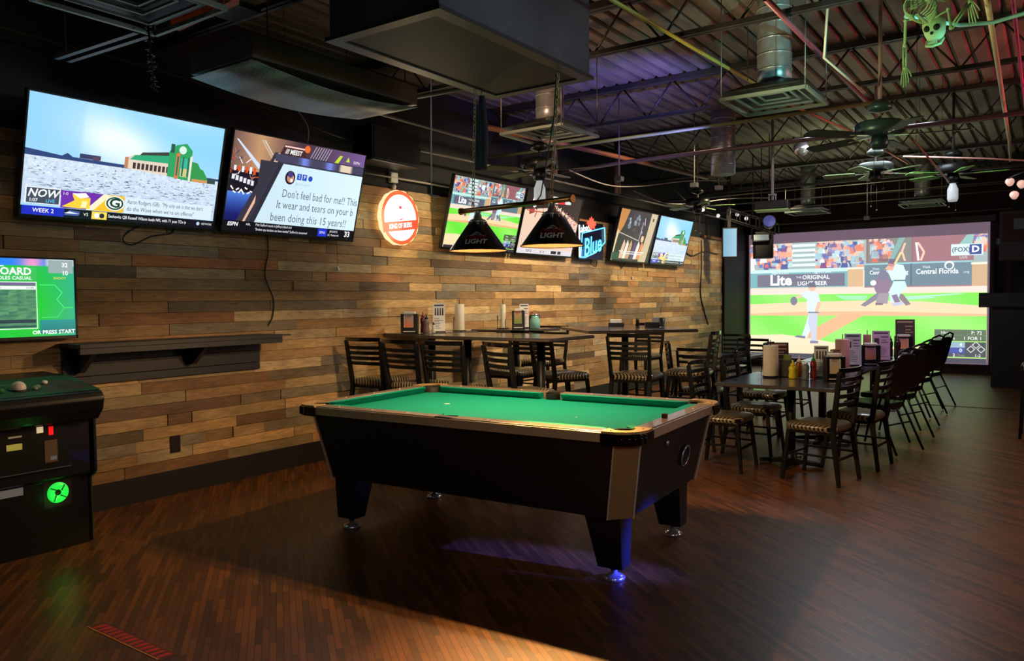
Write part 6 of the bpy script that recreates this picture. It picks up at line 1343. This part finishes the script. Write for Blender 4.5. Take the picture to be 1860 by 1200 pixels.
def arm(name, sh, el, wr, tip, par):
    b = MB(); sh, el, wr, tip = map(Vector, (sh, el, wr, tip))
    b.tube([sh, sh.lerp(el, 0.08), sh.lerp(el, 0.9), el], 0.0075, 6); b.ball(tuple(sh), 0.012, 8); b.ball(tuple(el), 0.012, 8)
    d = (wr-el).normalized(); s_ = d.cross(Vector((0, 1, 0.2))).normalized()*0.008
    b.tube([el+s_, wr+s_*0.8], 0.0048, 6); b.tube([el-s_, wr-s_*0.8], 0.0048, 6); a_ = b.build(name, M_BONE, par)
    b = MB(); d = (tip-wr).normalized(); s_ = d.cross(Vector((0.2, 1, 0.1))).normalized(); L_ = (tip-wr).length
    b.ball(tuple(wr), 0.012, 8)
    for k in range(4):
        o = s_*(-0.018+0.012*k); ln = L_*(0.86, 1.0, 0.96, 0.8)[k]
        b.tube([wr+o*0.4, wr+o*0.9+d*ln*0.45, wr+o*1.1+d*ln*0.75+Vector((0, 0.004, 0)), wr+o*1.2+d*ln], 0.0034, 5)
    b.tube([wr+s_*0.012, wr+s_*0.03+d*L_*0.3, wr+s_*0.036+d*L_*0.5], 0.0035, 5); b.build('hand', M_BONE, a_)
arm('arm', (-0.105, 0.16, 0.02), (-0.12, 0.20, -0.10), (-0.125, 0.22, -0.215), (-0.13, 0.24, -0.315), SK)
arm('arm', (0.105, 0.14, 0.02), (0.13, 0.10, -0.09), (0.20, 0.16, 0.04), (0.215, 0.20, -0.07), SK)
b = MB(); b.lathe([(0.02, -0.03), (0.06, 0.0), (0.065, 0.03), (0.05, 0.05)], 14, (0, -0.34, 0.06), cap=False); b.build('pelvis', M_BONE, SK)
for sx in (-1, 1):
    b = MB(); b.tube([(sx*0.05, -0.34, 0.06), (sx*0.06, -0.56, 0.02), (sx*0.065, -0.57, 0.01)], 0.009, 6); b.tube([(sx*0.065, -0.57, 0.01), (sx*0.06, -0.80, 0.06)], 0.007, 6); b.build('leg', M_BONE, SK)
b = MB(); b.tube([(0, 0.1, 0.09), (0, 0.1, 0.72)], 0.0025, 5); b.tube([(0, -0.3, 0.1), (0, -0.3, 0.72)], 0.0025, 5); b.build('hanging_thread', M_CORD, SK)

# ------------------------------------------------------------------ right hand side
M_DK = mat('dark_counter', rgb(13, 12, 14), 0.45)
t = thing('host_counter', 'black half wall with thick ledge at the right of the projection screen', 'counter', (-0.83, 14.5, 0))
MB().box((0.0, 0, 0), (1.6, 0.35, 1.27)).build('body', M_DK, t, bevel=0.004)
MB().box((-0.17, -0.12, 1.27), (1.75, 0.45, 1.50)).build('ledge', M_DK, t, bevel=0.006)
MB().box((0.03, -0.05, 1.50), (0.18, -0.03, 2.36)).build('glass_panel', mat('dark_reflective_glass', rgb(14, 18, 16), 0.06, coat=0.6), t)
c = Canvas(1, 5, 0.06, 0.75, Matrix.Translation((0.0, -0.001, 0.42)))
t = thing('loudspeaker', 'large dark reddish loudspeaker cabinet right of the projection screen', 'speaker', (-0.35, 14.0, 1.98), R_(-4))
MB().box((-0.34, -0.2, 0), (0.34, 0.2, 0.74)).build('cabinet', mat('dark_red_cabinet', rgb(34, 18, 20), 0.6), t, bevel=0.01)
MB().box((-0.30, -0.208, 0.28), (0.30, -0.2, 0.70)).build('grille', mat('red_brown_mesh', rgb(46, 26, 26), 0.8), t)
MB().box((-0.16, -0.214, 0.46), (0.16, -0.207, 0.62)).build('horn_opening', M_BLKPL, t); MB().box((-0.03, -0.214, 0.06), (0.03, -0.207, 0.1)).build('maker_badge', mat('dull_badge', rgb(120, 100, 96), 0.5), t)
MB().tube([(0, 0, 0.74), (0, 0, 1.76)], 0.02, 8).build('hanger', M_STEELP, t)
struct(MB().box((-0.6, 14.9, 0), (-0.1, 15.3, Z_C)).build('trim_4', M_WALLBK))
t = thing('bar_stool', 'dark stool with pink-lit back at the extreme right edge of the photo', 'stool', (0.0, 0, 0)); t.location = (-0.08, 9.4, 0)
M_PK = mat('pink_lit_vinyl', rgb(130, 60, 80), 0.4)  # pink light on the stool back is put into the colour
MB().box((-0.12, -0.04, 1.16), (0.16, 0.0, 1.30)).build('top_rail', M_PK, t, bevel=0.01)
for sx in (-0.1, 0.14): MB().bar((sx, -0.02, 0.74), (sx, -0.03, 1.18), 0.03).build('back_post', M_BLACK, t)
for zz in (0.86, 0.94, 1.02, 1.10): MB().bar((-0.1, -0.025, zz), (0.14, -0.025, zz), 0.014, 0.03).build('slat', M_CHROME, t)
MB().box((-0.2, -0.05, 0.70), (0.2, 0.36, 0.76)).build('seat', M_STR, t, bevel=0.02)
for sx in (-0.17, 0.17):
    for sy in (-0.03, 0.32): MB().bar((sx, sy, 0.70), (sx*1.15, sy, 0), 0.028).build('leg', M_BLACK, t)
b = MB()
for zz in (0.28, 0.5):
    b.bar((-0.18, -0.03, zz), (0.18, -0.03, zz), 0.016); b.bar((-0.18, 0.32, zz), (0.18, 0.32, zz), 0.016)
b.build('stretcher', M_BLACK, t)

# ------------------------------------------------------------------ group phrases of repeated kinds
GROUPS = {'roof_joist': 'steel roof joists', 'air_vent': 'square air vents hung under the roof', 'ceiling_fan': 'ceiling fans', 'menu_card': 'menu cards standing on the tables',
          'napkin_dispenser': 'black napkin dispensers on the tables', 'paper_towel_holder': 'paper towel rolls on the tables', 'sauce_bottle': 'dark sauce bottles on the tables',
          'hanging_rod': 'thin rods hanging from the roof', 'power_cable': 'television power cords on the planks', 'high_table': 'bar height tables', 'stage_light': 'stage lights near the screen',
          'ceiling_rail': 'thin rails strung below the roof', 'napkin_tray': 'small trays on the purple lit table', 'loudspeaker': 'loudspeakers hung high in the room', 'garland': 'garlands hanging from the ceiling'}
for o in list(bpy.data.objects):
    k = o.name.split('.')[0]
    if o.parent is None and k in GROUPS and 'label' in o and 'group' not in o: o['group'] = GROUPS[k]
